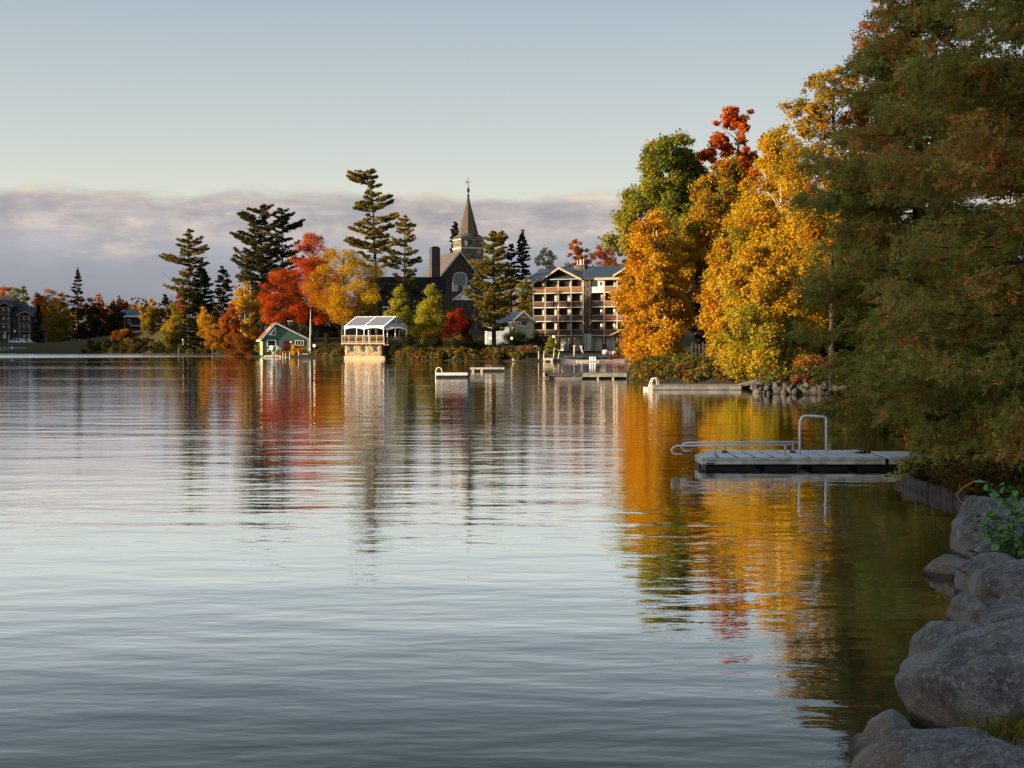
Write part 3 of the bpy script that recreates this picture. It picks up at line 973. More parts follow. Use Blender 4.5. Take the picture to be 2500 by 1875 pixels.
T('maple_tree', 'tree', 'dark green tree hiding the foot of the church gable', 1096, 262, 738, 850, 54, 'dark', 7000, 'oval', group=GC, hole=.2, top=('green', .8))
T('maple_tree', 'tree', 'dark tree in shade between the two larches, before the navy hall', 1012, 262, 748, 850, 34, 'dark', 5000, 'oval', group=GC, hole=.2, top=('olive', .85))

# shrubs of the central shore
GS = 'shrubs of the far shore'
bush('round_bush', 'bush', 'rust brown bush at the waterline left of the cottage wall', 592, 264, 815, 870, 36, 'rust', 5000, group=GS, top=('amber', .9))
bush('round_bush', 'bush', 'golden ornamental bush before the red cottage door', 728, 250, 840, 871, 20, 'gold', 3200, group=GS)
bush('low_bush', 'bush', 'low amber ground shrub along the cottage dock', 692, 251, 856, 871, 17, 'amber', 1500, group=GS)
bush('round_bush', 'bush', 'small scarlet orange bush at the water between cottage and boathouse', 780, 243, 853, 873, 11, 'orange', 1500, group=GS)
conifer('pine_tree', 'tree', 'knee high young pine on the bank between cottage and boathouse', 797, 245, 818, 868, [(818, 1), (835, 7), (850, 11), (868, 13)], [(818, 1), (835, 7), (850, 11), (868, 13)], 'green', 1.6, .42, .0, .45, GC, drop=.05, tr=.1)
bush('low_bush', 'bush', 'dark olive bush against the left end of the stone boathouse', 822, 232, 850, 874, 14, 'olive', 1600, group=GS)
bush('round_bush', 'bush', 'dark bush against the shaded right wall of the boathouse', 985, 216, 822, 878, 34, 'dark', 4200, group=GS)
bush('round_bush', 'bush', 'dark green shore bush with orange tips below the yellow green larch', 1050, 208, 806, 879, 38, 'dark', 5500, group=GS, top=('rust', .78))
bush('round_bush', 'bush', 'dark green shore bush under the wine red maple', 1112, 207, 815, 880, 44, 'dark', 6000, group=GS, top=('olive', .7))
bush('round_bush', 'bush', 'olive shore bush left of the golden pine trunk', 1160, 209, 824, 872, 36, 'dark', 4500, group=GS, top=('olive', .8))
bush('round_bush', 'bush', 'small wine brown bush at the foot of the golden pine', 1192, 203, 848, 879, 18, 'wine', 2000, group=GS, top=('rust', .5))
bush('hedge_bush', 'bush', 'long dark hedge below the yellow house, left half', 1258, 236, 806, 860, 48, 'dark', 6000, group=GS)
bush('hedge_bush', 'bush', 'long dark hedge below the yellow house, half against the hotel', 1318, 238, 806, 862, 34, 'dark', 5000, group=GS)
bush('round_bush', 'bush', 'large brown red brush beside the white dock', 1287, 194, 842, 876, 32, 'brush', 5000, group=GS)
bush('low_bush', 'bush', 'low brown red brush drooping to the water left of the white dock', 1240, 193, 860, 883, 20, 'brush', 2200, group=GS)
conifer('larch_tree', 'tree', 'small yellow green conifer standing before the hotel ground floor', 1346, 200, 824, 872, [(824, 1), (840, 10), (858, 17), (872, 17)], [(824, 1), (840, 10), (858, 17), (872, 16)], 'lime', 2.6, .34, -.05, .40, GC, drop=.04, tr=.1, per=7)
bush('low_bush', 'bush', 'low green bush on the bank above the red canoe', 1524, 205, 852, 871, 24, 'yellowgreen', 2000, group=GS)

# ------------------------------------------------------------------ trees of the right bank
GR = 'trees of the right bank'
T('birch_tree', 'tree', 'bright golden birch with a white leaning trunk at the tip of the point', 1641, 97, 508, 905, 88, 'gold', 52000, 'column', size=0.093, group=GR, bark=BIRCH, lean=-.015, hole=.24, du=-33, back=.5,
  side=('amber', -1), clumps=390, rcl=0.48, tr=.16, showlimb=36, seed=77, stems=1)
T('cottonwood_tree', 'tree', 'tall green cottonwood rising behind the golden birch', 1645, 110, 302, 690, 150, 'leafgreen', 64000, 'egg', size=0.124, group=GR, hole=.30, du=-14, side=('yellowgreen', -1), bark=BARKG, top=('green', .9), clumps=276, rcl=0.63, seed=78, tr=.34, showlimb=40)
T('maple_tree', 'tree', 'amber maple with a few flame leaves between cottonwood and tall yellow birch', 1768, 102, 385, 830, 124, 'bronze', 54000, 'oval', size=0.112, group=GR, hole=.32, side=('olive', 1), clumps=299, rcl=0.59, seed=79, tr=.26, showlimb=34)
T('maple_tree', 'tree', 'flame red crowned maple with sky showing through its twigs', 1800, 112, 262, 640, 116, 'bronze', 30000, 'round', size=0.130, group=GR, hole=.34, top=('red', .28), clumps=170, rcl=0.41, seed=80, showlimb=60)
T('birch_tree', 'tree', 'tall broad yellow birch, the biggest golden crown of the right bank', 1905, 84, 300, 900, 122, 'yellowgreen', 58000, 'oval', size=0.087, group=GR, hole=.28, bark=BIRCH, top=('gold', .42), clumps=413, rcl=0.56, seed=81, back=.3, tr=.22, showlimb=44)
T('birch_tree', 'tree', 'lower yellow green birch bending over the rock bank', 1866, 71, 590, 930, 122, 'yellowgreen', 50000, 'oval', size=0.074, group=GR, hole=.30, bark=BIRCH, top=('gold', .42), clumps=299, rcl=0.41, seed=82, tr=.14, showlimb=30)
T('birch_tree', 'tree', 'sparse bronze birch with bare twigs against the sky, next to the cedar', 2030, 62, 150, 640, 128, 'bronze', 24000, 'round', size=0.062, group=GR, hole=.55, bark=BARK, side=('olive', 1), clumps=276, rcl=0.28, seed=83, tr=.14, showlimb=90)
T('birch_tree', 'tree', 'dark thin birch whose top hangs beside the cedar at the upper edge', 2135, 48, -40, 560, 88, 'rust', 12000, 'oval', size=0.053, group=GR, hole=.5, side=('olive', 1), clumps=252, rcl=0.24, seed=84, tr=.12, showlimb=80)
conifer('spruce_tree', 'tree', 'dark spruce with a bare lower trunk between golden birch and amber maple', 1720, 101, 640, 870, [(640, 2), (700, 24), (760, 32), (870, 30)], [(640, 2), (700, 24), (760, 32), (870, 30)],
        'olive', 1.4, .6, .0, .5, GR, drop=.1, per=6, needles=11)
T('broadleaf_tree', 'tree', 'dull green tree filling the shade between the yellow birches and the cedars', 2050, 88, 430, 940, 112, 'olive', 30000, 'oval', size=0.118, group=GR, hole=.24, clumps=229, rcl=0.66, seed=86)
T('birch_tree', 'tree', 'young amber birch in the gap between golden birch and tall yellow birch', 1758, 91, 575, 880, 54, 'bronze', 16000, 'oval', size=.09, group=GR, bark=BIRCH, hole=.28, clumps=150, rcl=.45, side=('gold', -1), top=('amber', .7), seed=87, tr=.1)
GB = 'shrubs of the right bank'
bush('round_bush', 'bush', 'bright green bush at the foot of the golden birch, right of its trunk', 1684, 84, 872, 936, 30, 'green', 6000, .10, GB, top=('yellowgreen', .8))
bush('low_bush', 'bush', 'low olive scrub at the water under the golden birch', 1606, 91, 900, 930, 46, 'olive', 6500, .10, GB)
bush('round_bush', 'bush', 'brown green bush on the lawn right of the plank fence', 1790, 80, 836, 940, 52, 'olive', 11000, .11, GB, top=('amber', .82))
bush('low_bush', 'bush', 'low yellow green bush behind the wooden dock', 1752, 78, 905, 947, 34, 'yellowgreen', 4500, .10, GB)
bush('round_bush', 'bush', 'wide dark green bush overhanging the dock ramp', 1862, 72, 820, 950, 66, 'green', 15000, .11, GB, top=('yellowgreen', .55))
bush('round_bush', 'bush', 'rusty bramble growing above the pale rock bank', 1990, 66, 870, 958, 58, 'olive', 11000, .10, GB, top=('rust', .6))
bush('low_bush', 'bush', 'brown dry grass tuft drooping over the rock bank', 1962, 64, 915, 956, 34, 'brush', 3500, .09, GB)
bush('low_bush', 'bush', 'dark bush closing the rock bank beside the cedar', 2085, 60, 870, 968, 46, 'olive', 8000, .10, GB)
ALU = mat('aluminium', (.80, .82, .85), .35, .08, 6, metal=.25)
ALUW = mat('weathered_aluminium', (.56, .55, .50), .6, .2, 5, metal=.1, col2=(.38, .35, .27))
DECKG = mat('grey_deck_panel', (.58, .61, .67), .45, .10, 5)
BLACKP = mat('black_plastic', (.012, .012, .013), .55, .2, 4)
WOODG = mat('weathered_wood', (.19, .165, .14), .85, .3, 3, .004, 30, scl=(1, 6, 6))
WOODD = mat('dark_wood', (.075, .058, .046), .85, .3, 3, .004, 30)
WOODW = mat('pale_wood', (.52, .44, .34), .8, .2, 3)
WHITE = mat('white_paint', (.78, .77, .73), .55, .06, 3)
REDP = mat('red_brown_paint', (.15, .03, .02), .7)


def simple_deck(root, W, D, z0, z1, n, mt, along=True, fm=None, x0=0):
    """frame and separate boards"""
    fm = fm or mt
    Bx(x0, x0 + W, 0, .06, z0, z1 - .03).build('frame_board', fm, root)
    Bx(x0, x0 + W, D - .06, D, z0, z1 - .03).build('frame_board', fm, root)
    Bx(x0, x0 + .06, .06, D - .06, z0, z1 - .03).build('frame_board', fm, root)
    Bx(x0 + W - .06, x0 + W, .06, D - .06, z0, z1 - .03).build('frame_board', fm, root)
    st = W / n
    me = Bx(.006, st - .006, -.03, D + .03, z1 - .028, z1).mesh('plank', mt)
    for i in range(n): link('plank', me, root, (x0 + i * st, 0, 0))


def loop(root, pts, r=.025, name='ladder_rail', m=None):
    MB().tube(pts, r, 7).build(name, m or ALU, root, smooth=True)



# ------------------------------------------------------------------ building materials
GLASS = mat('dark_glass', (.02, .024, .03), .08, .1, 2, spec=.6)
STONEW = mat('fieldstone_wall', (.26, .205, .14), .9, .45, 2.2, .03, 5)
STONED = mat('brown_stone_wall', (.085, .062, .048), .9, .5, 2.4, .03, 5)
CREAM = mat('cream_wall', (.44, .41, .35), .75, .06, 2)
YELLOW = mat_siding('yellow_siding', (.50, .43, .25), .18)
GREENS = mat_siding('green_boards', (.055, .115, .085), .45, 0)
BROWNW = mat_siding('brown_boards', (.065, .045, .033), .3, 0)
DARKW = mat('dark_timber', (.042, .036, .034), .85, .25, 3)
TRIM = mat('grey_white_trim', (.52, .52, .50), .6, .08, 4)
BROWNR = mat('brown_roof', (.15, .075, .04), .9, .3, 4, .01, 20)
SLATE = mat('slate_roof', (.10, .080, .066), .85, .4, 2.0, .02, 9, scl=(1, 1, 3))
STEELR = mat('blue_grey_metal_roof', (.060, .080, .105), .42, .12, 2, metal=.35)
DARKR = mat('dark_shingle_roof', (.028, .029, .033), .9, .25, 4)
CURT = mat('white_curtain', (.55, .55, .54), .8, .1, 6)
WOODBR = mat('balcony_wood', (.19, .095, .045), .8, .25, 3, scl=(5, 5, 1))
LOGW = mat('pale_log', (.34, .25, .15), .8, .25, 3, scl=(1, 1, 4))
CANV = mat('white_canvas', (.74, .74, .75), .7, .05, 3)


def lamp_mat():
    m = bpy.data.materials.new('lit_lamp')
    m.use_nodes = True
    bs = m.node_tree.nodes['Principled BSDF']
    bs.inputs['Base Color'].default_value = (.8, .6, .35, 1)
    bs.inputs['Emission Color'].default_value = (1, .62, .28, 1)
    bs.inputs['Emission Strength'].default_value = 2.5
    return m


LIT = lamp_mat()


def window(root, x0, x1, z0, z1, y, fr=.06, nv=0, nh=0, fm=None, name='window', curtain=False, depth=.06):
    """framed window standing proud of a wall at local y; frame > pane"""
    fm = fm or WHITE
    mb = MB()
    mb.box(x0, x1, y - depth, y, z0, z0 + fr).box(x0, x1, y - depth, y, z1 - fr, z1)
    mb.box(x0, x0 + fr, y - depth, y, z0 + fr, z1 - fr).box(x1 - fr, x1, y - depth, y, z0 + fr, z1 - fr)
    for i in range(nv):
        c = x0 + (x1 - x0) * (i + 1) / (nv + 1)
        mb.box(c - fr * .4, c + fr * .4, y - depth, y, z0 + fr, z1 - fr)
    f = mb.build(name, fm, root)
    Bx(x0 + fr * .5, x1 - fr * .5, y - depth * .6, y + .01, z0 + fr * .5, z1 - fr * .5).build('pane', GLASS, f)
    if curtain:
        Bx(x0 + fr, x0 + fr + (x1 - x0) * .2, y - depth * .7, y - depth * .62, z0 + fr, z1 - fr).build('curtain', CURT, f)
        Bx(x1 - fr - (x1 - x0) * .2, x1 - fr, y - depth * .7, y - depth * .62, z0 + fr, z1 - fr).build('curtain', CURT, f)
    return f


# ------------------------------------------------------------------ green cottage
def cottage():
    F = Frame(641, 254, 15, .25)
    X = lambda u: F.x(u)
    Z = lambda v, u=690: F.z(v, u)
    root = fthing('green_cottage', 'small dark green lakeside cottage with white trim and a red door', 'cottage', F)
    L = 7.5
    xl, xr = 0, X(753)
    ze, zr, za, xa = Z(826, 645), Z(829, 752), Z(790, 673), X(673.5)
    MB().prism([(xl, -.3), (xr, -.3), (xr, zr), (xa, za - .1), (xl, ze)], 0, L).build('wall', GREENS, root)
    Bx(-.03, -.005, .25, 3.4, .15, ze - .25).build('side_panel', mat_siding('sunlit_boards', (.62, .52, .28), .3, 1), root)  # pale yellow panel paints the low sun on the green side wall
    th = .16
    ov = .4
    sl = (za - ze) / (xa - xl)
    sr = (za - zr) / (xr - xa)
    MB().prism([(xl - ov, ze - ov * sl + .02), (xa, za + .02), (xa, za + .02 + th), (xl - ov, ze - ov * sl + .02 + th)], -.3, L + .3).build('roof', BROWNR, root, label='brown left roof slope')
    MB().prism([(xa + .003, za + .02), (xr + ov, zr - ov * sr + .02), (xr + ov, zr - ov * sr + .02 + th), (xa + .003, za + .02 + th)], -.3, L + .3).build('roof', DARKR, root, label='dark right roof slope')
    for (a, b, s) in ((xl - ov, xa, sl), (xa, xr + ov, -sr)):
        za1 = za + .03 + (a - xa) * s if a < xa else za + .03
        zb1 = za + .03 + (b - xa) * s if b > xa else za + .03
        MB().prism([(a, za1 - .10), (b, zb1 - .10), (b, zb1 + .19), (a, za1 + .19)], -.36, -.303).build('barge_board', TRIM, root)
    Bx(xl - ov - .06, xl - ov, -.3, L + .3, ze - ov * sl - .06, ze - ov * sl + .16).build('gutter', WHITE, root)
    Bx(-.02, .14, -.05, -.003, -.2, ze - .1).build('corner_board', GREENS, root)
    Bx(xr - .12, xr + .02, -.05, -.003, .2, zr - .1).build('corner_board', TRIM, root)
    Bx(.02, xr - .2, -.02, -.003, Z(829) - .04, Z(829) + .03).build('band_board', GREENS, root)
    window(root, X(652), X(674), Z(846), Z(830), 0, .13)
    window(root, X(720), X(742), Z(844), Z(830.5), 0, .11, 2)
    # three cornered gable window
    a, b, zb, zt = X(653), X(673.5), Z(818.5), Z(798)
    f = MB().prism([(a, zb), (b, zb), (b, zt)], -.05, -.003).build('window', WHITE, root, label='three cornered gable window')
    MB().prism([(a + .75, zb + .12), (b - .13, zb + .12), (b - .13, zt - .42), ], -.07, -.052).build('pane', GLASS, f)
    d = Bx(X(692), X(705.5), -.06, -.003, Z(857), Z(831.5)).build('door', mat('dark_red_door', (.16, .008, .018), .5, .1), root)
    Bx(X(695), X(702), -.075, -.062, Z(840), Z(834)).build('pane', GLASS, d)
    lm = Bx(X(709), X(710.6), -.14, -.02, Z(836), Z(833.5)).build('wall_lamp', LIT, root)
    cx0, cx1 = F.x(704.5, 3.5), F.x(714, 3.5)
    zt = F.z(782, 709, 3.5)
    ch = Bx(cx0, cx1, 3.5, 4.3, 2.5, zt - .25).build('chimney', mat('chimney_brick', (.07, .055, .055), .9, .3, 8), root)
    Bx(cx0 - .06, cx1 + .06, 3.44, 4.36, zt - .22, zt - .05).build('chimney_cap', TRIM, ch)
    # skylight on the left slope
    s = MB()
    xs = lambda t: xl + (xa - xl) * t
    s.plate([(xs(.42), 1.2, ze + sl * xs(.42) + th + .03), (xs(.68), 1.2, ze + sl * xs(.68) + th + .03), (xs(.68), 2.2, ze + sl * xs(.68) + th + .03), (xs(.42), 2.2, ze + sl * xs(.42) + th + .03)], (-.05, 0, .08))
    s.build('skylight', WHITE, root)
    Bx(.15, .75, -.25, .0, -.35, -.0).build('foundation_block', TRIM, root)
    # terrace deck with the furniture on it
    zt_ = Z(858.5)
    tr = thing('terrace', 'low timber terrace before the green cottage', 'terrace', F.o + F.ex * X(648) - F.ey * 2.2, F.rot)
    w = X(716) - X(648)
    n = 14
    me = Bx(.005, w / n - .006, 0, 2.15, zt_ - .06, zt_).mesh('plank', WOODD)
    for i in range(n): link('plank', me, tr, (i * w / n, 0, 0))
    Bx(0, w, .02, .08, -.2, zt_ - .065).build('skirt_board', WOODD, tr)
    Bx(0, w, 2.0, 2.06, -.2, zt_ - .065).build('skirt_board', WOODD, tr)
    for i, (u, r, lab) in enumerate(((659, -25, 'white adirondack chair at the cottage window, left of the pair'), (678, 8, 'white adirondack chair nearer the red cottage door'))):
        p = F.o + F.ex * X(u) - F.ey * .9 + np.array([0, 0, zt_])
        c = thing('garden_chair', lab, 'chair', p, F.rot + R(r), 'white chairs on the cottage terrace')
        MB().prism_x([(-.30, .42), (.25, .30), (.25, .26), (-.30, .38)], -.28, .28).build('seat', WHITE, c)
        for k in range(5):
            x = -.24 + k * .12
            h = 1.12 - .05 * (k - 2) ** 2
            MB().prism_x([(.24, .28), (.50, h), (.53, h), (.28, .28)], x - .05, x + .05).build('back_slat', WHITE, c)
        for s in (-1, 1):
            Bx(s * .40 - .07, s * .40 + .07, -.42, .36, .55, .58).build('armrest', WHITE, c)
            Bx(s * .33 - .03, s * .33 + .03, -.36, -.28, 0, .548).build('leg', WHITE, c)
            MB().prism_x([(-.2, .33), (.55, .0), (.62, .0), (-.1, .36)], s * .33 - .025, s * .33 + .025).build('leg', WHITE, c)
    # flagpole
    p = at(756.5, 848, 250)
    p[2] = gz(p[0], 250)
    fp = thing('flagpole', 'tall bare white flagpole at the right corner of the green cottage', 'flagpole', p)
    MB().tube([(0, 0, -.2), (.05, 0, 4), (.17, 0, at(757, 757, 250)[2] - p[2])], [.07, .06, .03], 8).build('pole', WHITE, fp, smooth=True)
    Bx(-.14, .14, -.1, .1, 0, .9).build('post_base', WHITE, fp)
    # lamp post right of cottage
    p = at(767, 855, 249)
    p[2] = gz(p[0], 249)
    l = thing('garden_lamp', 'small garden lamp post right of the flagpole', 'lamp post', p)
    Bx(-.06, .06, -.06, .06, -.1, 1.2).build('post', WOODD, l)
    Bx(-.16, .16, -.16, .16, 1.2, 1.55).build('lantern', LIT, l)
    MB().lathe([(.24, 0), (.05, .22), (.02, .3)], (0, 0, 1.55), 6).build('cap', WOODD, l)
    # cottage dock
    G = Frame(645, 249, 0, 0)
    dk = fthing('cottage_dock', 'pale plank dock with a hooped ladder below the green cottage', 'dock', G)
    w = G.x(686)
    simple_deck(dk, w, 1.4, .12, .36, 10, WOODW)
    for k in (.05, w * .3, w * .62, w - .25): Bx(k, k + .18, .07, .3, -.3, .118).build('leg', WOODW, dk)
    for dx in (0, .2):
        a = G.x(664) + dx
        loop(dk, [(a, -.05, -.4), (a + .03, -.05, .75), (a + .15, -.05, .98), (a + .32, 0, .98), (a + .42, .05, .75), (a + .42, .08, .36)], .035, 'ladder_rail', WHITE)
    d2 = thing('cottage_dock', 'grey float section right of the hooped ladder dock', 'dock', G.o + np.array([w + .05, .2, 0]))
    w2 = G.x(711) - w
    simple_deck(d2, w2, 1.2, .05, .24, 6, WOODG)
    gp = 'posts of the cottage dock'
    labs = ['pale post with a cross arm at the grey float of the cottage', 'short pale post behind the cottage float', 'post right of the golden bush by the cottage', 'tallest pale post at the right of the cottage dock']
    for i, (u, v) in enumerate(((690.5, 861), (697, 863), (707, 861), (729, 858))):
        q = at(u, 874, 247.5)
        o = Bx(-.08, .08, -.08, .08, -.5, at(u, v, 247.5)[2]).build('dock_post', WOODW, loc=(q[0], 247.5, 0))
        tag(o, labs[i], 'post', gp)
    b = thing('garden_bench', 'pale bench plank between the tallest dock post and the bank', 'bench', (at(731, 870, 247.6)[0], 247.6, 0))
    Bx(0, 1.5, 0, .35, .55, .68).build('seat', WOODW, b)
    for k in (.1, 1.3): Bx(k, k + .1, .1, .25, -.2, .548).build('leg', WOODW, b)


cottage()


# ------------------------------------------------------------------ stone boathouse with tented deck
def boathouse():
    F = Frame(835, 221, -28, .25)
    X, Z = F.x, F.z
    root = fthing('stone_boathouse', 'stone boathouse at the waterline carrying a railed timber deck', 'boathouse', F)
    yb = .75
    x0, x1 = F.x(842.5, yb), F.x(931, yb)
    zd = Z(837, 890)
    D = 7.6
    rng = np.random.default_rng(8)
    w = Bx(x0, x1, yb, D - .6, -.9, zd - .32).build('wall', STONEW, root)
    ws = [(853.5, 863), (882.5, 891), (911.5, 921)]
    zw0, zw1 = Z(858.5, 890), Z(843.5, 890)
    wx = [(F.x(a, yb), F.x(b, yb)) for a, b in ws]
    for i, (a, b) in enumerate(wx):
        window(root, a, b, zw0, zw1, yb, .1, 1 if i else 0, fm=WOODD, depth=.05)
    st = mat_random('warm_fieldstone', [(.44, .30, .14), (.38, .26, .13), (.30, .20, .11), (.50, .38, .21), (.24, .18, .12), (.40, .24, .10)], .9, .02, 9)
    shp = []
    for k in range(8):
        n = 7
        a = np.sort(rng.random(n) * .5 + np.arange(n)) / n * 2 * PI
        ou = np.stack([np.cos(a) * .56, np.sin(a) * .54], 1)
        vs = [(x, 0, z) for x, z in ou] + [(x * .98, -.6, z * .98) for x, z in ou] + [(x * .74, -1, z * .74) for x, z in ou]
        fs = [(i, (i + 1) % n, n + (i + 1) % n, n + i) for i in range(n)] + [(n + i, n + (i + 1) % n, 2 * n + (i + 1) % n, 2 * n + i) for i in range(n)] + [tuple(2 * n + i for i in range(n))]
        me = bpy.data.meshes.new('stone')
        me.from_pydata([tuple(map(float, q)) for q in vs], [], fs)
        me.materials.append(st)
        shp.append(me)
    z = .0
    cnt = 0
    while z < zd - .4:
        low = z < Z(859.5, 890)
        h = (.19 if low else .36) * (.85 + .3 * rng.random())
        x = x0 + .02
        while x < x1 - .1:
            wd = (.30 if low else .46) * (.7 + .7 * rng.random())
            cx, cz = x + wd / 2, z + h / 2 + rng.normal() * .02
            x += wd
            if cx + wd * .4 > x1 or cz + h * .4 > zd - .34: continue
            if any(a - .1 - wd * .3 < cx < b + .1 + wd * .3 and zw0 - .05 < cz + h * .3 and cz - h * .3 < zw1 + .05 for a, b in wx): continue
            link('stone', shp[rng.integers(8)], w, (cx, yb + .004, cz), (0, rng.normal() * .15, 0), (wd * .98, .09 + .07 * rng.random(), h * .98))
            cnt += 1
        z += h
    for a, b in wx: Bx(a - .12, b + .12, yb - .09, yb, zw1, zw1 + .16).build('lintel', WOODD, root)
    # right side: timber panel and door
    Bx(x1 + .003, x1 + .05, yb + .8, D - .7, .6, zd - .35).build('side_panel', DARKW, root)
    Bx(x1 + .052, x1 + .1, 2.5, 3.5, .3, 2.2).build('door', WOODBR, root)
    # ledge at the water
    xa, xb = F.x(840, .2), F.x(939, .2)
    Bx(xa, xb, .1, yb - .003, .02, .2).build('ledge', LOGW, root)
    Bx(xa + .1, xb - .1, .06, .2, -.3, .018).build('ledge_beam', LOGW, root)
    for u in (849, 868, 891, 938): Bx(F.x(u) - .07, F.x(u) + .07, .1, .25, -.9, .016).build('pile', LOGW, root)
    # deck
    xr = X(938.5)
    n = 24
    me = Bx(.004, xr / n - .006, -.05, D, zd - .07, zd).mesh('plank', WOODBR)
    dk = Bx(0, xr, .03, D - .05, zd - .22, zd - .074).build('deck', WOODD, root)
    for i in range(n): link('plank', me, dk, (i * xr / n, 0, 0))
    Bx(-.12, xr + .12, -.09, -.053, zd - .2, zd + .0).build('rim_joist', LOGW, root)
    for k in range(9): Bx(.1 + k * xr / 9, .22 + k * xr / 9, -.04, .7, zd - .42, zd - .225).build('joist', WOODBR, root)
    Bx(F.x(931), F.x(946), .3, .5, zd - .36, zd - .22).build('brace', LOGW, root)
    # railings
    zt = Z(818.5, 890)
    def rail(a, b, axis, dark):
        m = DARKW if dark else LOGW
        L = b - a
        def B(p0, p1, q0, q1, z0, z1): return (Bx(p0, p1, q0, q1, z0, z1) if axis == 0 else Bx(q0, q1, p0, p1, z0, z1))
        off = 0 if axis == 0 else xr
        rl = B(a, b, off - .05, off + .06, zt - .09, zt).build('railing', m, root)
        B(a, b, off - .03, off + .03, zd + .12, zd + .2).build('bottom_rail', m, rl)
        B(a, b, off - .03, off + .03, zt - .28, zt - .22).build('middle_rail', m, rl)
        nb = int(L / .17)
        mb = MB()
        for i in range(nb):
            p = a + (i + .5) * L / nb
            if axis == 0: mb.box(p - .035, p + .035, off - .025, off + .025, zd + .19, zt - .27)
            else: mb.box(off - .025, off + .025, p - .035, p + .035, zd + .19, zt - .27)
        mb.build('balusters', mat('baluster_wood', (.085, .048, .026), .8) if not dark else DARKW, rl, kind='stuff')
        np_ = 7 if axis == 0 else 5
        for i in range(np_):
            p = a + .05 + (L - .1) * i / (np_ - 1)
            B(p - .06, p + .06, off - .07, off + .07, zd - .25, zt + .04).build('rail_post', m, rl)
    rail(0, xr, 0, False)
    rail(.15, D, 1, True)  # side turned from the sun: shade put in as darker timber
    # the tent is a thing of its own
    t = fthing('party_tent', 'white tent with clear roof panels on the boathouse deck', 'tent', F)
    yt = .35
    ax, bx = F.x(840.5, yt), F.x(937, yt)
    zE, zV = F.z(803.5, 890, yt), F.z(797.5, 890, yt)
    Dt = D - .5
    ym = (yt + Dt) / 2
    xm = (ax + bx) / 2
    zR = F.z(773.5, 920, ym)
    PANEL = bpy.data.materials.new('clear_vinyl')
    PANEL.use_nodes = True
    q = NT(PANEL.node_tree)
    q.n.clear()
    oo = q.add('ShaderNodeOutputMaterial')
    gl = q.add('ShaderNodeBsdfDiffuse', {'Color': (.24, .24, .27, 1)})
    tr = q.add('ShaderNodeBsdfTransparent', {'Color': (.9, .9, .92, 1)})
    gs = q.add('ShaderNodeBsdfGlossy', {'Color': (.9, .9, .95, 1), 'Roughness': .25})
    m1 = q.add('ShaderNodeMixShader', {0: .55, 1: tr.outputs[0], 2: gl.outputs[0]})
    m2 = q.add('ShaderNodeMixShader', {0: .18, 1: m1.outputs[0], 2: gs.outputs[0]})
    q.l.new(m2.outputs[0], oo.inputs[0])
    th = .02
    for sgn, ya in ((1, yt), (-1, Dt)):
        for k, (a, b) in enumerate(((ax, xm), (xm, bx))):
            MB().plate([(a, ya, zV), (b, ya, zV), (b, ym, zR), (a, ym, zR)], (0, 0, -th)).build('roof_panel', PANEL, t)
        for a in (ax, xm, bx):
            MB().beam((a, ya, zV + .03), (a, ym, zR + .03), .22, .05).build('roof_band', CANV, t)
        # scalloped valance
        for a, b in ((ax, xm), (xm, bx)):
            pts = [(a, zV + .12), (b, zV + .12)] + [(b + (a - b) * s, zE - .1 + .32 * math.sin(PI * s) ** .8) for s in np.linspace(0, 1, 11)]
            MB().prism(pts, ya - .03, ya).build('valance', CANV, t)
    Bx(ax, bx, ym - .12, ym + .12, zR + .02, zR + .07).build('ridge_band', CANV, t)
    # gable ends: clear triangle above, canvas valance below
    for xx in (ax, bx):
        zh = zV + (zR - zV) * .32
        f_ = lambda z: (z - zV) / (zR - zV)
        MB().prism_x([(yt + (ym - yt) * f_(zh), zh), (Dt - (Dt - ym) * f_(zh), zh), (ym, zR)], xx - .01, xx + .01).build('gable_panel', PANEL, t)
        pts = [(yt, zV), (yt + (ym - yt) * f_(zh), zh + .002), (Dt - (Dt - ym) * f_(zh), zh + .002), (Dt, zV)] + [(Dt + (yt - Dt) * s, zE - .15 + .55 * math.sin(PI * s) ** .7 - .0) for s in np.linspace(0, 1, 13)]
        MB().prism_x(pts, xx + .012, xx + .035).build('gable_valance', mat('grey_canvas', (.55, .58, .64), .7, .05, 3), t)
        MB().beam((xx + .04, ym, zh), (xx + .04, ym, zR), .1, .1).build('gable_pole', CANV, t)
    for xx, yy in ((ax + .08, yt + .08), (xm, yt + .08), (bx - .08, yt + .08), (ax + .08, Dt - .08), (xm, Dt - .08), (bx - .08, Dt - .08), (bx - .08, ym), (ax + .08, ym)):
        MB().tube([(xx, yy, zd), (xx, yy, zV)], .075, 8).build('pole', CANV, t, smooth=True)
    for u, vv in ((891.5, 826), (903.5, 825)):
        o = MB().lathe([(.10, 0), (.17, .25), (.2, .55), (.1, .8), (.03, .95)], seg=8).build('folded_parasol', CANV, loc=tuple(F.o + F.ex * F.x(u, .6) + F.ey * .6 + np.array([0, 0, zd])), smooth=True)
        tag(o, 'white bundled parasol behind the boathouse railing, ' + ('left one' if u < 900 else 'right and taller one'), 'parasol', 'white parasols on the boathouse deck')
        if u > 900: o.scale = (1, 1, 1.25)


boathouse()


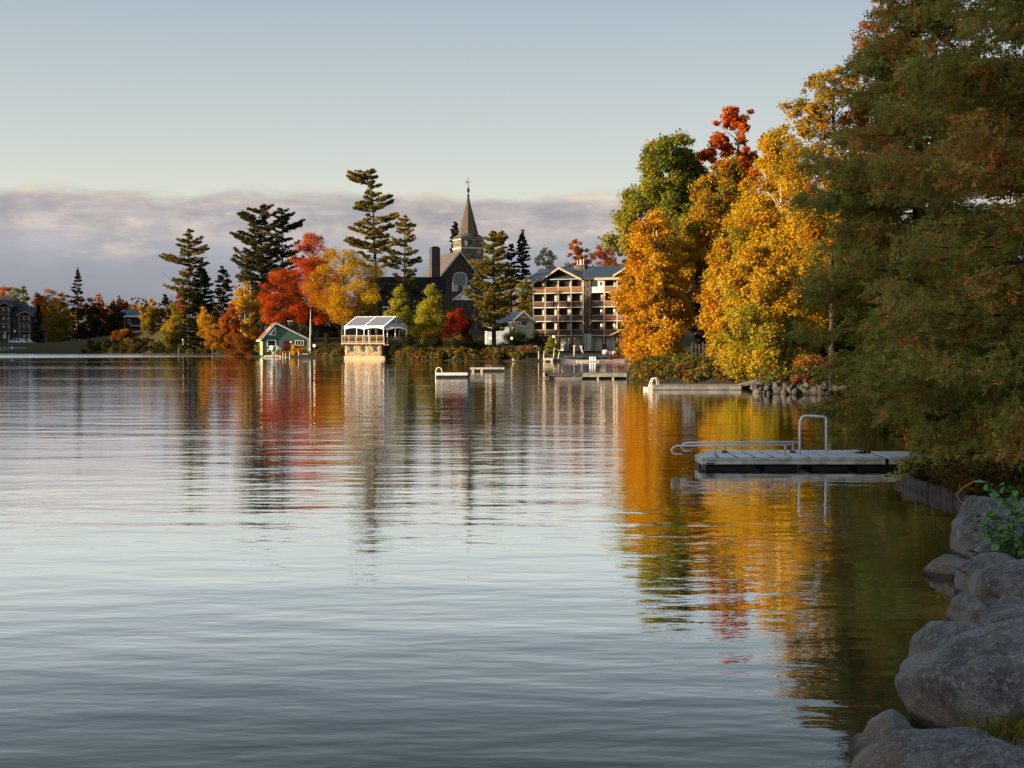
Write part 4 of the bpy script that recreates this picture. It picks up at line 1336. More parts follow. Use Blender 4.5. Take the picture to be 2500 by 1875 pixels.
# ------------------------------------------------------------------ hotel
def hotel():
    F = Frame(1301, 278, -28, 1.5)
    X, Z = F.x, F.z
    root = fthing('hotel', 'five storey lakeside hotel with balconies, stone tower and metal roof', 'hotel', F)
    D = 1.35
    fl = [0.0] + [Z(v, 1312) for v in (818.5, 783.8, 750.4, 715.6)]
    zt = Z(683, 1420)
    h = fl[2] - fl[1]
    fl.append(fl[4] + h)
    bays = [X(1302), X(1331.6), X(1363.4), X(1394.5), X(1424)]
    tw = (X(1428.5), X(1444.5))
    rb = [tw[1], X(1475.5), X(1507), X(1536), X(1562)]
    xe = rb[-1]
    # body behind the balconies
    Bx(0, xe, D, D + 9, -.5, fl[1]).build('ground_wall', CREAM, root)
    Bx(0, xe, D, D + 9, fl[1] + .002, zt).build('wall', BROWNW, root)
    Bx(tw[0], tw[1], -.3, D - .003, fl[1] + .25, zt + .4).build('stair_tower', STONED, root)
    Bx(tw[0], tw[1], -.3, D - .003, -.4, fl[1] + .24).build('tower_base', CREAM, root)
    MB().tube([(tw[0] + .05 + (tw[1] - tw[0]) * .30, -.36, 0), (tw[0] + .05 + (tw[1] - tw[0]) * .30, -.36, zt)], .06, 6).build('drain_pipe', BLACKP, root)
    posts = bays + rb[1:]
    PALEP = mat('pale_post_wood', (.34, .265, .185), .8, .15, 3)
    for i, x in enumerate(posts):
        Bx(x - .13, x + .13, -.13, .13, .0 if i else .0, zt if i not in (0,) else fl[5] - .2).build('post', PALEP if i in (0, 3, 4, 5, 6, 7, 8) else mat('worn_post_wood', (.30, .22, .17), .85, .25, 3), root)
        if i in (2, 3, 4, 5, 6): Bx(x - .35, x + .35, -.3, .35, -.3, .85).build('pier', STONED, root)
        Bx(x - .1, x + .1, .135, D - .003, fl[1] + .2, zt - .3).build('party_wall', STONED if i < 5 else BROWNW, root)
    segs = list(zip(bays[:-1], bays[1:])) + list(zip(rb[:-1], rb[1:]))
    rng = np.random.default_rng(12)
    WREST = mat('slab_edge', (.42, .39, .35), .7, .08, 3)
    for k in range(1, 5):
        Bx(bays[0] - .05, bays[4] + .1, -.2, D - .004, fl[k] - .16, fl[k]).build('balcony_slab', WREST, root)
        Bx(rb[0] + .003, xe, -.2, D - .004, fl[k] - .16, fl[k]).build('balcony_slab', WREST, root)
    def slatted(a, b, z0, z1, m):
        """board railing: one ribbed sheet"""
        pts = []
        x = a
        k = 0
        while x < b:
            pts.append((x, -.10 if k % 2 else -.13))
            x2 = min(b, x + (.11 if k % 2 == 0 else .05))
            pts.append((x2, -.10 if k % 2 else -.13))
            x = x2
            k += 1
        n = len(pts)
        vs = [(x, y, z0) for x, y in pts] + [(x, y, z1) for x, y in pts] + [(x, -.06, z0) for x, y in pts] + [(x, -.06, z1) for x, y in pts]
        fs = []
        for i in range(n - 1):
            fs += [(i, i + 1, n + i + 1, n + i), (2 * n + i + 1, 2 * n + i, 3 * n + i, 3 * n + i + 1), (n + i, n + i + 1, 3 * n + i + 1, 3 * n + i), (i + 1, i, 2 * n + i, 2 * n + i + 1)]
        r = MB()._add(vs, fs).build('railing', m, root)
        Bx(a, b, -.17, -.03, z1 + .002, z1 + .08).build('top_rail', mat('rail_cap', (.36, .28, .19), .8, .2, 3), r)
    for k in range(5):
        for j, (a, b) in enumerate(segs):
            w = b - a
            z = fl[k]
            if k == 4 and j == 4:      # enclosed bay in the top floor
                Bx(a, a + w * .48, -.12, D - .006, z - 1.1 + 1.1, z + h).build('bay_wall', GLASS, root)
                bw = Bx(a + .0, b - .14, -.16, -.123, z - .1, z + 1.0).build('bay_panel', CREAM, root)
                Bx(a + w * .50, b - .14, -.16, -.123, z + 1.003, z + h).build('bay_panel', CREAM, root)
                window(root, a + w * .66, b - .3, z + 1.1, z + 2.0, -.16, .06)
                continue
            dx0 = a + w * .62
            if k == 0:
                if j == 0: continue
                d = Bx(dx0, dx0 + w * .30, D - .08, D - .003, 0, 2.1).build('door', DARKW, root)
                Bx(dx0 + w * .05, dx0 + w * .25, D - .1, D - .082, .3, 1.9).build('pane', GLASS, d)
                continue
            if k == 4 and j in (1, 2, 3):
                window(root, a + w * .38, b - .2, z + .05, z + 2.2, D, .08, 1)
                pz = z + 2.25
                MB().prism([(a + w * .38, pz), (b - .2, pz), (b - .2, pz + .9 if j < 2 else pz + .5), (a + w * .38, pz + (.35 if j < 2 else .9))], D - .05, D - .004).build('gable_panel', CREAM, root)
            else:
                Bx(dx0 - w * .16, dx0 - .02, D - .03, D - .003, z, z + 2.3).build('white_panel', CREAM, root)
                d = Bx(dx0, b - .12, D - .08, D - .003, z, z + 2.15).build('door', mat('door_frame', (.30, .30, .30), .6), root)
                Bx(dx0 + .06, b - .18, D - .1, D - .082, z + .08, z + 2.08).build('pane', GLASS, d)
                Bx(dx0 + .10 + .3 * rng.random(), dx0 + .10 + .55, D - .12, D - .102, z + .1, z + 2.05).build('curtain', CURT, d)
                if j in (4, 5) and k in (1, 2): Bx(dx0 - w * .12, dx0 - w * .05, D - .2, D - .032, z + 1.75, z + 2.0).build('wall_lamp', LIT, root)
            slatted(a + .14, b - .14, z + .1, z + 1.0, WOODBR if (j > 4 or (k == 4)) else mat('shaded_balcony_wood', (.075, .045, .032), .8, .25, 3))  # lower left railings take a darker copy in place of tree shade
    # roofs
    yr = 5.5
    zr = F.z(652.5, 1450, yr)
    ye = -.9
    ze = zt + .05
    xl = X(1283, 0) - .2
    def slope_z(y): return ze + (zr - ze) * (y - ye) / (yr - ye)
    MB().plate([(xl, ye, ze), (xe + 1, ye, ze), (xe + 1, yr, zr), (xl + 2, yr, zr)], (0, 0, .18)).build('roof', STEELR, root)
    MB().plate([(xl + 2, yr, zr), (xe + 1, yr, zr), (xe + 1, 2 * yr - ye, ze), (xl, 2 * yr - ye, ze)], (0, 0, .175)).build('roof', STEELR, root)
    mb = MB()
    x = bays[4]
    while x < xe + .8:
        mb.beam((x, ye + .02, ze + .20), (x, yr, zr + .20), .045, .05)
        x += .42
    mb.build('roof_seams', STEELR, root, kind='stuff')
    Bx(xl, bays[0] + .9, ye - .05, ye - .003, ze - .18, ze + .2).build('fascia', LOGW, root)
    Bx(X(1456), xe + 1, ye - .06, ye - .003, ze - .22, ze + .22).build('fascia', LOGW, root)
    Bx(bays[4], X(1456) - .01, ye - .04, ye - .003, ze - .1, ze + .18).build('gutter', DARKW, root)
    # left cross gable
    yg = -1.3
    def gable(u0, ua, u1, v0, va, v1, ym):
        g0, ga, g1 = F.loc(u0, v0, yg), F.loc(ua, va, yg), F.loc(u1, v1, yg)
        P = lambda g, y: (g[0], y, g[1])
        MB().plate([P(g0, yg), P(ga, yg), P(ga, ym), P(g0, ym)], (0, 0, .16)).build('gable_roof', STEELR, root)
        MB().plate([P(ga, yg), P(g1, yg), P(g1, ym), P(ga, ym)], (0, 0, .157)).build('gable_roof', STEELR, root)
        for a, b in ((g0, ga), (ga, g1)):
            MB().prism([(a[0], a[1] - .22), (b[0], b[1] - .22), (b[0], b[1] + .17), (a[0], a[1] + .17)], yg - .06, yg - .003).build('barge_board', LOGW, root)
        MB().prism([(g0[0] + .3, g0[1] - .1), (g1[0] - .3, g1[1] - .1), (ga[0], ga[1] - .12)], D - .2, D - .005).build('gable_wall', BROWNW, root)
    gable(1320, 1364, 1420, 684.5, 654, 682.5, 5.2)
    gable(1496, 1529, 1562, 674, 653, 674, 5.2)
    # chimneys with clay pots
    for (u0, u1, vt, vb, yl, pots, mt) in ((1376, 1387, 650.5, 660, 6.2, (1377.5, 1381, 1385), DARKW), (1402.5, 1427, 647, 664, 3.6, (1408, 1412.5, 1417, 1421), STONED)):
        a, b = F.x(u0, yl), F.x(u1, yl)
        zt_ = F.z(vt, (u0 + u1) / 2, yl)
        c = Bx(a, b, yl, yl + 1.2, slope_z(yl) - .8, zt_).build('chimney', mt, root)
        if mt is STONED: Bx(a - .06, a - .003, yl + .02, yl + 1.18, slope_z(yl) + .3, zt_ - .0).build('flashing', CREAM, c)
        for i, p in enumerate(pots):
            px_ = F.x(p, yl)
            MB().lathe([(.11, 0), (.15, .08), (.11, .18), (.10, .75 + .25 * (i % 2)), (.14, .82 + .25 * (i % 2)), (.09, .95 + .25 * (i % 2))], (px_, yl + .35 + .3 * (i % 2), zt_), 8).build('chimney_pot', mat('clay_pot', (.62, .52, .42), .8), c, smooth=True)
    # entrance canopy half hidden by the birch
    MB().plate([(X(1500), -2.2, fl[1] - .1), (X(1524), -2.6, fl[1] + .55), (X(1524), -.2, fl[1] + .55), (X(1500), -.2, fl[1] - .1)], (0, 0, .14)).build('canopy', LOGW, root)
    # outdoor stair by the second post
    sx = X(1366)
    for i in range(6): Bx(sx, sx + .9, -.8 + i * .2, -.6 + i * .2, .3 + i * .36, .36 + i * .36).build('stair_tread', DARKW, root)


hotel()


# ------------------------------------------------------------------ church
def church():
    F = Frame(1123, 330, 22, 9.0)
    root = fthing('stone_church', 'dark stone church with slate roof, square tower and tall shingled spire', 'church', F)
    X, Z = F.x, F.z
    L = 13
    za = Z(615.7, 1123)
    xw = X(1074)
    ze = Z(677, 1076)
    xr = -xw * 1.06
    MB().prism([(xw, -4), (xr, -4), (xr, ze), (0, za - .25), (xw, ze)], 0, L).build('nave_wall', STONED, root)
    for sg, xx in ((-1, xw - .5), (1, xr + .5)):
        zz = za - (za - ze) / abs(xw) * abs(xx)
        a = [(xx, zz), (sg * .002, za), (sg * .002, za + .22), (xx, zz + .22)]
        MB().prism(a, -.3, L + .3).build('roof', SLATE, root)
        MB().prism([(xx, zz - .12), (0, za - .1), (0, za + .28), (xx, zz + .26)], -.38, -.303).build('barge_board', TRIM, root)
    # pointed window
    cx = X(1123)
    w = (X(1141) - X(1105)) / 2
    zb, zs, zt = Z(712, 1123), Z(682, 1123), Z(664, 1123)
    arc = [(cx - w, zb), (cx + w, zb)] + [(cx + w * math.cos(t) ** .8, zs + (zt - zs) * math.sin(t) ** .9) for t in np.linspace(0, PI / 2, 7)] + [(cx - w * math.cos(t) ** .8, zs + (zt - zs) * math.sin(t) ** .9) for t in np.linspace(PI / 2, 0, 7)[1:]]
    wn = MB().prism(arc, -.12, -.003).build('arched_window', TRIM, root)
    for i in range(7):
        x = cx - w * .82 + i * w * .235
        t = abs(x + w * .1 - cx) / w
        top = zs + (zt - zs) * math.sqrt(max(0, 1 - t * t)) * .86
        Bx(x, x + w * .16, -.15, -.123, zb + 1.6, top).build('pane', mat('church_glass', (.10, .11, .10), .2), wn)
    Bx(cx - w * .3, cx + w * .35, -.16, -.124, zb, zb + 1.5).build('door', mat('church_door', (.20, .07, .05), .7), wn)
    # free standing chimney stack at the left eave
    yl = -2.0
    a, b = F.x(1054.5, yl), F.x(1075, yl)
    zt = F.z(606, 1064, yl)
    c = Bx(a, b, yl, yl + 1.9, -4, zt).build('chimney', mat('chimney_stone', (.060, .052, .050), .9, .4, 3, .02, 8), root)
    MB().plate([(a, yl, zt + .002), (b, yl, zt + .002), (b, yl + 1.9, zt + .002), (a, yl + 1.9, zt + .002)], (0, 0, .1)).build('chimney_cap', DARKW, c)
    MB().prism([(a + .1, zt + .105), (b - .1, zt + .105), (b - .45, zt + .42), (a + .45, zt + .42)], yl + .1, yl + 1.8).build('chimney_hood', DARKW, c)
    # tower
    yt = 7.0
    tx0, tx1 = F.x(1126, yt), F.x(1181, yt)
    tw = tx1 - tx0
    zE = F.z(585, 1150, yt)
    zl = F.z(605.5, 1150, yt)
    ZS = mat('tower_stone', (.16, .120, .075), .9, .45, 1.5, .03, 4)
    t = Bx(tx0, tx1, yt, yt + tw, -4, zE).build('tower', ZS, root)
    Bx(tx0 - .12, tx1 + .12, yt - .12, yt + tw + .12, zl - .15, zl + .18).build('string_course', TRIM, t)
    Bx(tx0 - .1, tx1 + .1, yt - .1, yt + tw + .1, zE + .003, zE + .28).build('cornice', TRIM, t)
    for u in (1139,):
        Bx(F.x(u - 3, yt), F.x(u + 3, yt), yt - .06, yt - .003, F.z(599, u, yt), F.z(587.5, u, yt)).build('louvre', TRIM, t)
    Bx(F.x(1152, yt), F.x(1176, yt), yt - .06, yt - .003, F.z(651, 1160, yt), F.z(634, 1160, yt)).build('window', WHITE, t)
    for k in range(3):
        Bx(F.x(1154 + k * 7.4, yt), F.x(1159.6 + k * 7.4, yt), yt - .08, yt - .062, F.z(650, 1160, yt), F.z(635.5, 1160, yt)).build('pane', mat('blue_glass', (.05, .08, .14), .1), t)
    # flared skirt then eight sided spire
    cxx, cyy = (tx0 + tx1) / 2, yt + tw / 2
    zs = F.z(573, 1152, cyy)
    hw = tw / 2 + .55
    r8 = tw * .40
    sq = [(cxx + hw * a, cyy + hw * b) for a, b in ((-1, -1), (0, -1), (1, -1), (1, 0), (1, 1), (0, 1), (-1, 1), (-1, 0))]
    oc = [(cxx + r8 / math.cos(PI / 8) * math.cos(-3 * PI / 4 + k * PI / 4), cyy + r8 / math.cos(PI / 8) * math.sin(-3 * PI / 4 + k * PI / 4)) for k in range(8)]
    vs = [(x, y, zE + .29) for x, y in sq] + [(x, y, zs) for x, y in oc]
    SH = mat('spire_shingle', (.085, .066, .046), .85, .35, 2.0, .02, 12, scl=(2, 2, 5))
    MB()._add(vs, [tuple(range(7, -1, -1)), tuple(range(8, 16))] + [(i, (i + 1) % 8, 8 + (i + 1) % 8, 8 + i) for i in range(8)]).build('spire_skirt', SH, t)
    tip = F.z(474, 1152, cyy)
    k1 = zs + (tip - zs) * .80
    rot = PI / 8
    ring = lambda r, z: [(cxx + r * math.cos(rot + k * PI / 4), cyy + r * math.sin(rot + k * PI / 4), z) for k in range(8)]
    vs = ring(r8 / math.cos(PI / 8) * .99, zs + .004) + ring(.42, k1)
    MB()._add(vs, [tuple(range(7, -1, -1)), tuple(range(8, 16))] + [(i, (i + 1) % 8, 8 + (i + 1) % 8, 8 + i) for i in range(8)]).build('spire', SH, root)
    vs = ring(.46, k1 + .003) + ring(.10, tip)
    MB()._add(vs, [tuple(range(7, -1, -1)), tuple(range(8, 16))] + [(i, (i + 1) % 8, 8 + (i + 1) % 8, 8 + i) for i in range(8)]).build('spire_tip', mat('dark_lead', (.05, .045, .045), .7), root)
    dk = mat('dark_iron', (.03, .028, .028), .6)
    zb_ = F.z(469, 1152, cyy)
    MB().lathe([(.05, 0), (.28, .25), (.34, .45), (.12, .8), (.1, 1.0), (.32, 1.35), (.42, 1.7), (.32, 2.0), (.06, 2.4)], (cxx, cyy, zb_ - 1.3), 10).build('finial', dk, root, smooth=True)
    ztop = F.z(432, 1152, cyy)
    MB().tube([(cxx, cyy, zb_), (cxx, cyy, ztop)], [.10, .05], 6).build('vane_rod', dk, root)
    zv = F.z(445, 1152, cyy)
    mb = MB().box(cxx - .55, cxx + .55, cyy - .03, cyy + .03, zv - .04, zv + .04)
    mb.build('vane_arm', dk, root)
    MB().prism([(cxx - .62, zv - .05), (cxx - .20, zv - .22), (cxx - .12, zv + .1), (cxx - .45, zv + .22)], cyy - .025, cyy + .025).build('vane_bird', dk, root)

    # dark hall beside the church
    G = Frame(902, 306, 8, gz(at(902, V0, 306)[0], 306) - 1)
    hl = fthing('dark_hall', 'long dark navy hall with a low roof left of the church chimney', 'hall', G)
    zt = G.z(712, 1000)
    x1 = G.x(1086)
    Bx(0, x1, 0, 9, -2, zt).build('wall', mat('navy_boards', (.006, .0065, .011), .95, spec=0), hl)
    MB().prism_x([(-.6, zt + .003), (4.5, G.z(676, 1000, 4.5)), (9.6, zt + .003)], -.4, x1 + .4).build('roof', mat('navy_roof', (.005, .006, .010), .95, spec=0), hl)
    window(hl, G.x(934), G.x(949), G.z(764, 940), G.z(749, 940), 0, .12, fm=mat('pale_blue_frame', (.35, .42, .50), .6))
    window(hl, G.x(898.5 + 8), G.x(921), G.z(764, 940), G.z(752, 940), 0, .12, fm=mat('pale_blue_frame', (.35, .42, .50), .6))
    Bx(G.x(934), G.x(948), -.05, -.003, G.z(773, 940), G.z(766, 940)).build('grey_panel', TRIM, hl)

    # round pavilion roof
    G = Frame(1146, 283, 10, gz(at(1146, V0, 283)[0], 283))
    pv = fthing('round_pavilion', 'eight sided pavilion with a pale ribbed roof below the church window', 'pavilion', G)
    za, ze = G.z(703, 1147), G.z(733, 1147)
    r = 44 * 283 / FPX
    cols = [mat('grey_blue_roof', (.42, .45, .50), .6, .1), mat('pale_roof', (.58, .60, .62), .6, .1), mat('sunlit_tan_roof', (.36, .27, .19), .7, .1)]
    P = lambda k, rr, z: (rr * math.cos(k * PI / 4 + .2), rr * math.sin(k * PI / 4 + .2), z)
    for k in range(8):
        MB().plate([P(k, r, ze), P(k + 1, r, ze), P(k + .5, .1, za)], (0, 0, -.08)).build('roof_panel', cols[2] if k in (3, 4) else cols[k % 2], pv)  # left-facing panels tan, the sunlight painted into their colour
        MB().beam(P(k, r + .02, ze + .05), P(k, .1, za + .05), .3, .08).build('roof_rib', WHITE, pv)
        MB().tube([P(k, r - .3, 0), P(k, r - .3, ze - .05)], .1, 6).build('post', WOODD, pv)
    MB().lathe([(.35, 0), (.25, .25), (.05, .5)], (0, 0, za), 8).build('finial', WHITE, pv)


church()


# ------------------------------------------------------------------ yellow house, terrace below it
def yellow_house():
    z0 = at(1270, 810, 262)[2] - .2
    F = Frame(1257, 262, 20, z0)
    root = fthing('yellow_house', 'small yellow house with a bow window under the trees beside the hotel', 'house', F)
    X, Z = F.x, F.z
    za, ze = Z(761, 1277), Z(778, 1257)
    xa, x1 = X(1277), X(1303)
    sl = (za - ze) / xa
    zr = za - sl * (x1 - xa)
    L = 7
    MB().prism([(0, -1.5), (x1, -1.5), (x1, zr), (xa, za - .12), (0, ze)], 0, L).build('wall', YELLOW, root)
    MB().prism([(-.4, ze - .4 * sl), (xa, za), (xa, za + .12), (-.4, ze - .4 * sl + .12)], -.35, L).build('roof', STEELR, root)
    MB().prism([(xa + .002, za), (x1 + .4, zr - .4 * sl), (x1 + .4, zr - .4 * sl + .12), (xa + .002, za + .12)], -.35, L).build('roof', STEELR, root)
    for a, b in (((-.4, ze - .4 * sl), (xa, za)), ((xa, za), (x1 + .4, zr - .4 * sl))):
        MB().prism([(a[0], a[1] - .1), (b[0], b[1] - .1), (b[0], b[1] + .15), (a[0], a[1] + .15)], -.41, -.353).build('barge_board', WHITE, root)
    window(root, X(1264.5), X(1288), Z(796), Z(782.5), -.25, .1, 0)
    Bx(X(1270) - .05, X(1270) + .05, -.33, -.312, Z(795), Z(783.5)).build('window_bar', WHITE, root)
    Bx(X(1264), X(1288.5), -.24, -.003, Z(798), Z(796.2)).build('window_ledge', WHITE, root)
    MB().prism([(X(1258), Z(783)), (X(1291), Z(783)), (X(1284), Z(776.5)), (X(1266), Z(776.5))], -.5, -.003).build('awning', BROWNR, root)
    # white lean-to at its left
    G = Frame(1187, 258, 5, at(1210, 816, 258)[2] - .4)
    sh = fthing('white_shed', 'low white shed behind the golden pine trunk', 'shed', G)
    w = G.x(1243)
    zt = G.z(797, 1210)
    Bx(0, w, 0, 4, -1.5, zt).build('wall', mat_siding('white_boards', (.50, .52, .52), .2), sh)
    MB().plate([(-.2, -.3, zt), (w + .2, -.3, zt), (w + .2, 4.2, zt + 1.2), (-.2, 4.2, zt + 1.2)], (0, 0, .1)).build('roof', STEELR, sh)
    lad = thing('ladder', 'pale blue ladder leaning at the white shed beside the pine trunk', 'ladder', G.o + np.array([G.x(1199), -1.2, -1.2]))
    for x in (0, .45): MB().beam((x, 0, 0), (x, .5, 2.3), .06, .06).build('side_rail', TRIM, lad)
    for i in range(6): MB().beam((.03, .1 * i * .72 + .05, .25 + i * .34), (.42, .1 * i * .72 + .05, .25 + i * .34), .04, .04).build('rung', TRIM, lad)
    # stone terrace wall and guard rail
    H = Frame(1212, 228, 0, gz(at(1250, V0, 228)[0], 228) - .5)
    tw = fthing('terrace_wall', 'dark stone terrace wall behind the brown brush', 'wall', H)
    Bx(0, H.x(1350), 0, .5, -.5, H.z(846, 1260)).build('masonry', STONED, tw)
    gr = thing('guard_rail', 'thin pale guard rail above the dark terrace wall', 'railing', H.o + np.array([H.x(1224), .2, H.z(846, 1260)]))
    w = H.x(1312) - H.x(1224)
    MB().tube([(0, 0, .0 + .05), (w, 0, .05)], .05, 6).build('rail', TRIM, gr)
    for i in range(6): Bx(i * (w - .1) / 5, i * (w - .1) / 5 + .1, -.04, .04, -.02, .04).build('post', TRIM, gr)
    for i, (u, v, lab) in enumerate(((1197, 826, 'small lit lamp among the shrubs left of the pine trunk'), (1249, 826, 'lit orange lamp post before the dark hedge'), (1351, 822, 'lit lamp beside the hotel ground floor post'))):
        Y = 226 if i < 2 else 246
        p = at(u, v, Y)
        g = gz(p[0], Y)
        l = thing('path_lamp', lab, 'lamp post', (p[0], Y, g), 0, 'lit path lamps by the hotel')
        Bx(-.05, .05, -.05, .05, -.2, p[2] - g - .18).build('post', WOODD, l)
        MB().lathe([(.05, -.18), (.17, -.08), (.17, .1), (.05, .2)], (0, 0, p[2] - g), 8).build('globe', LIT, l, smooth=True)


yellow_house()


# ------------------------------------------------------------------ beach: docks, canoes, posts, boulders
def ico(sub):
    import bmesh
    bm = bmesh.new()
    bmesh.ops.create_icosphere(bm, subdivisions=sub, radius=1)
    v = np.array([q.co[:] for q in bm.verts])
    f = [[w.index for w in q.verts] for q in bm.faces]
    bm.free()
    return v, f


ICO = {k: ico(k) for k in (2, 3, 5)}


def rock_shape(rng, sub, boxy=2.6, cuts=5, rough=.05):
    """boulder: a rounded block with a few flat worn faces and broken undulation"""
    v, f = ICO[sub]
    p = v.copy()
    q = (np.abs(p) ** boxy).sum(1) ** (1 / boxy)
    p = p / q[:, None]
    for _ in range(cuts):
        n = unit(rng.normal(size=3))
        d = .62 + .25 * rng.random()
        s = p @ n - d
        p = p - np.where(s > 0, s * .82, 0)[:, None] * n
    for fr, am in ((1.7, .10), (3.6, .05), (8.0, .022 if rough else 0)):
        a, b = rng.normal(size=(3, 3)) * fr, rng.random(3) * 6
        w = np.sin(p @ a + b).sum(1) / 3
        p = p + unit(p) * (w * am)[:, None]
    return p, f



def beach():
    pg = 'mooring posts of the beach docks'
    F = Frame(1250, 186, 0, 0)
    d = fthing('beach_dock', 'sunlit white dock left of the beach, beside the brown brush', 'dock', F)
    simple_deck(d, F.x(1292), 1.6, .12, .42, 9, WOODW)
    for k in (.2, 1.0, 1.7): Bx(k, k + .16, .07, .25, -.3, .118).build('leg', WOODW, d)
    d2 = thing('beach_dock', 'lower sunlit dock step right of the white dock', 'dock', F.o + np.array([F.x(1292) + .04, .2, 0]))
    simple_deck(d2, F.x(1310) - F.x(1292), 1.4, .08, .28, 4, WOODW)
    b = thing('white_dinghy', 'small pale upturned dinghy lying on the sunlit white dock', 'dinghy', F.o + np.array([F.x(1272), .5, .42]))
    boat_mesh(2.0, .75, .32, True).build('hull', WOODW, b, smooth=True)
    G = Frame(1326, 183.5, 0, 0)
    d3 = fthing('beach_dock', 'pale dock with a dark opening in its side, before the small conifer', 'dock', G)
    w = G.x(1350)
    simple_deck(d3, w, 1.5, .22, .52, 6, WOODW)
    for k in (.0, w - .3): Bx(k, k + .3, .07, .3, -.3, .218).build('leg', WOODW, d3)
    labs = ['pale post at the left end of the white beach dock', 'taller pale post behind the left end of the white dock', 'pale post at the right end of the white dock', 'tall slim pale post before the brown brush, upright',
            'pale post leaning right beside the small conifer', 'pale post at the corner of the dock with the dark opening', 'pale post leaning right past the small conifer']
    for i, (u, vb, vt, lean) in enumerate(((1252, 884, 868, 0), (1262.5, 876, 866, 0), (1288, 876, 867, 0), (1315, 884, 857, 0), (1327, 880, 857, .18), (1351.5, 879, 848, .22), (1362, 876, 859, .45))):
        Y = 186.5 if i < 3 else 185
        p = at(u, vb, Y)
        h = at(u, vt, Y)[2]
        o = MB().tube([(0, 0, -.6), (lean, 0, h)], .055, 7).build('mooring_post', WOODW, loc=(p[0] - lean * .5, Y, 0), smooth=True)
        tag(o, labs[i], 'post', pg)
    # log edge of the beach
    a, c = at(1300, 874, 189), at(1425, 868, 200)
    lg = MB().tube([(0, 0, .35), ((c - a)[0], 11, .55)], .16, 8).build('log_edge', WOODD, loc=(a[0], 189, 0), smooth=True)
    tag(lg, 'long dark log edging the left side of the beach', 'log')
    # kayaks and canoes drawn up in a row
    kg = 'canoes and kayaks drawn up on the beach'
    cols = [(.20, .22, .25), (.09, .10, .12), (.30, .30, .32), (.06, .08, .12), (.13, .12, .12)]
    labs = ['grey kayak nearest the log edge on the beach', 'black kayak beside the nearest grey one', 'pale grey canoe in the middle of the beached row', 'dark blue canoe right of the pale grey canoe', 'dark canoe farthest right of the beached dark row']
    for i, (u, v) in enumerate(((1404, 877), (1418, 876), (1433, 874), (1452, 872), (1476, 873))):
        Y = 188 + i * .7
        p = at(u, v, Y)
        c = thing('beached_canoe', labs[i], 'canoe', (p[0], Y, gz(p[0], Y) + .05), R(38 - i * 3), kg)
        boat_mesh(4.6, .72, .36, True).build('hull', mat('canoe_paint_%d' % i, cols[i], .35), c, smooth=True)
    p = at(1517, 876, 187)
    c = thing('red_canoe', 'bright red canoe lying on the sand beside the golden birch', 'canoe', (p[0], 187, gz(p[0], 187) + .1), R(42), kg)
    boat_mesh(4.4, .8, .45, True).build('hull', mat('red_canoe_paint', (.45, .015, .02), .35), c, smooth=True)
    H = Frame(1408, 182.5, 0, 0)
    d4 = fthing('beach_dock', 'flat pale dock at the beach carrying three white drums', 'dock', H)
    simple_deck(d4, H.x(1463), 1.6, .03, .19, 8, WOODW)
    dl = ['left white drum on the flat beach dock', 'middle white drum on the flat beach dock', 'right white drum on the flat beach dock']
    for i, u in enumerate((1442, 1447.5, 1453.5)):
        o = MB().lathe([(.13, 0), (.14, .03), (.13, .06), (.14, .3), (.13, .42), (.14, .46), (.12, .48)], seg=10).build('white_drum', WHITE, loc=tuple(H.o + np.array([H.x(u), .4, .19])), smooth=True)
        tag(o, dl[i], 'drum', 'white drums on the beach dock')
    lab2 = ['upright wooden lamp post on the beach path', 'leaning wooden lamp post right of the upright one']
    for i, (u, vb, vt, lean) in enumerate(((1402, 866, 844, 0), (1427, 867, 845, -.5))):
        Y = 203
        p, q = at(u, vb, Y), at(u, vt, Y)
        l = thing('wooden_lamp_post', lab2[i], 'lamp post', (p[0], Y, p[2] - .1), 0, 'wooden lamp posts on the beach path')
        MB().tube([(0, 0, -.3), (lean, 0, q[2] - p[2])], .10, 8).build('post', WOODW, l, smooth=True)
        Bx(lean - .2, lean + .2, -.2, .2, q[2] - p[2] + .002, q[2] - p[2] + .16).build('lamp_head', WOODW, l)
    # pale boulders
    bl = ['round pale boulder at the water under the shore bushes', 'smaller grey boulder right of the round pale one', 'upper pale boulder above its two neighbours', 'grey rock at the foot of the wine brown bush', 'sunlit boulder on the bank above the canoes',
          'second sunlit boulder on the bank above the canoes', 'third sunlit boulder near the red canoe']
    for i, (u, v, r) in enumerate(((1163, 873, .36), (1172, 872.5, .36), (1179, 866, .42), (1186, 872, .3), (1478, 861, .5), (1487, 862, .4), (1500, 863, .45))):
        Y = 203 if i < 4 else 212
        p = at(u, v, Y)
        pp, f = rock_shape(np.random.default_rng(60 + i), 3, 2.3, 4)
        me = bpy.data.meshes.new('shore_boulder')
        me.from_pydata([tuple(q * r) for q in pp], [], f)
        me.materials.append(mat('shore_granite', (.34, .31, .27), .85, .3, 3, .03, 8))
        me.polygons.foreach_set('use_smooth', [True] * len(me.polygons))
        tag(link('shore_boulder', me, loc=p), bl[i], 'boulder', 'pale boulders along the far shore')


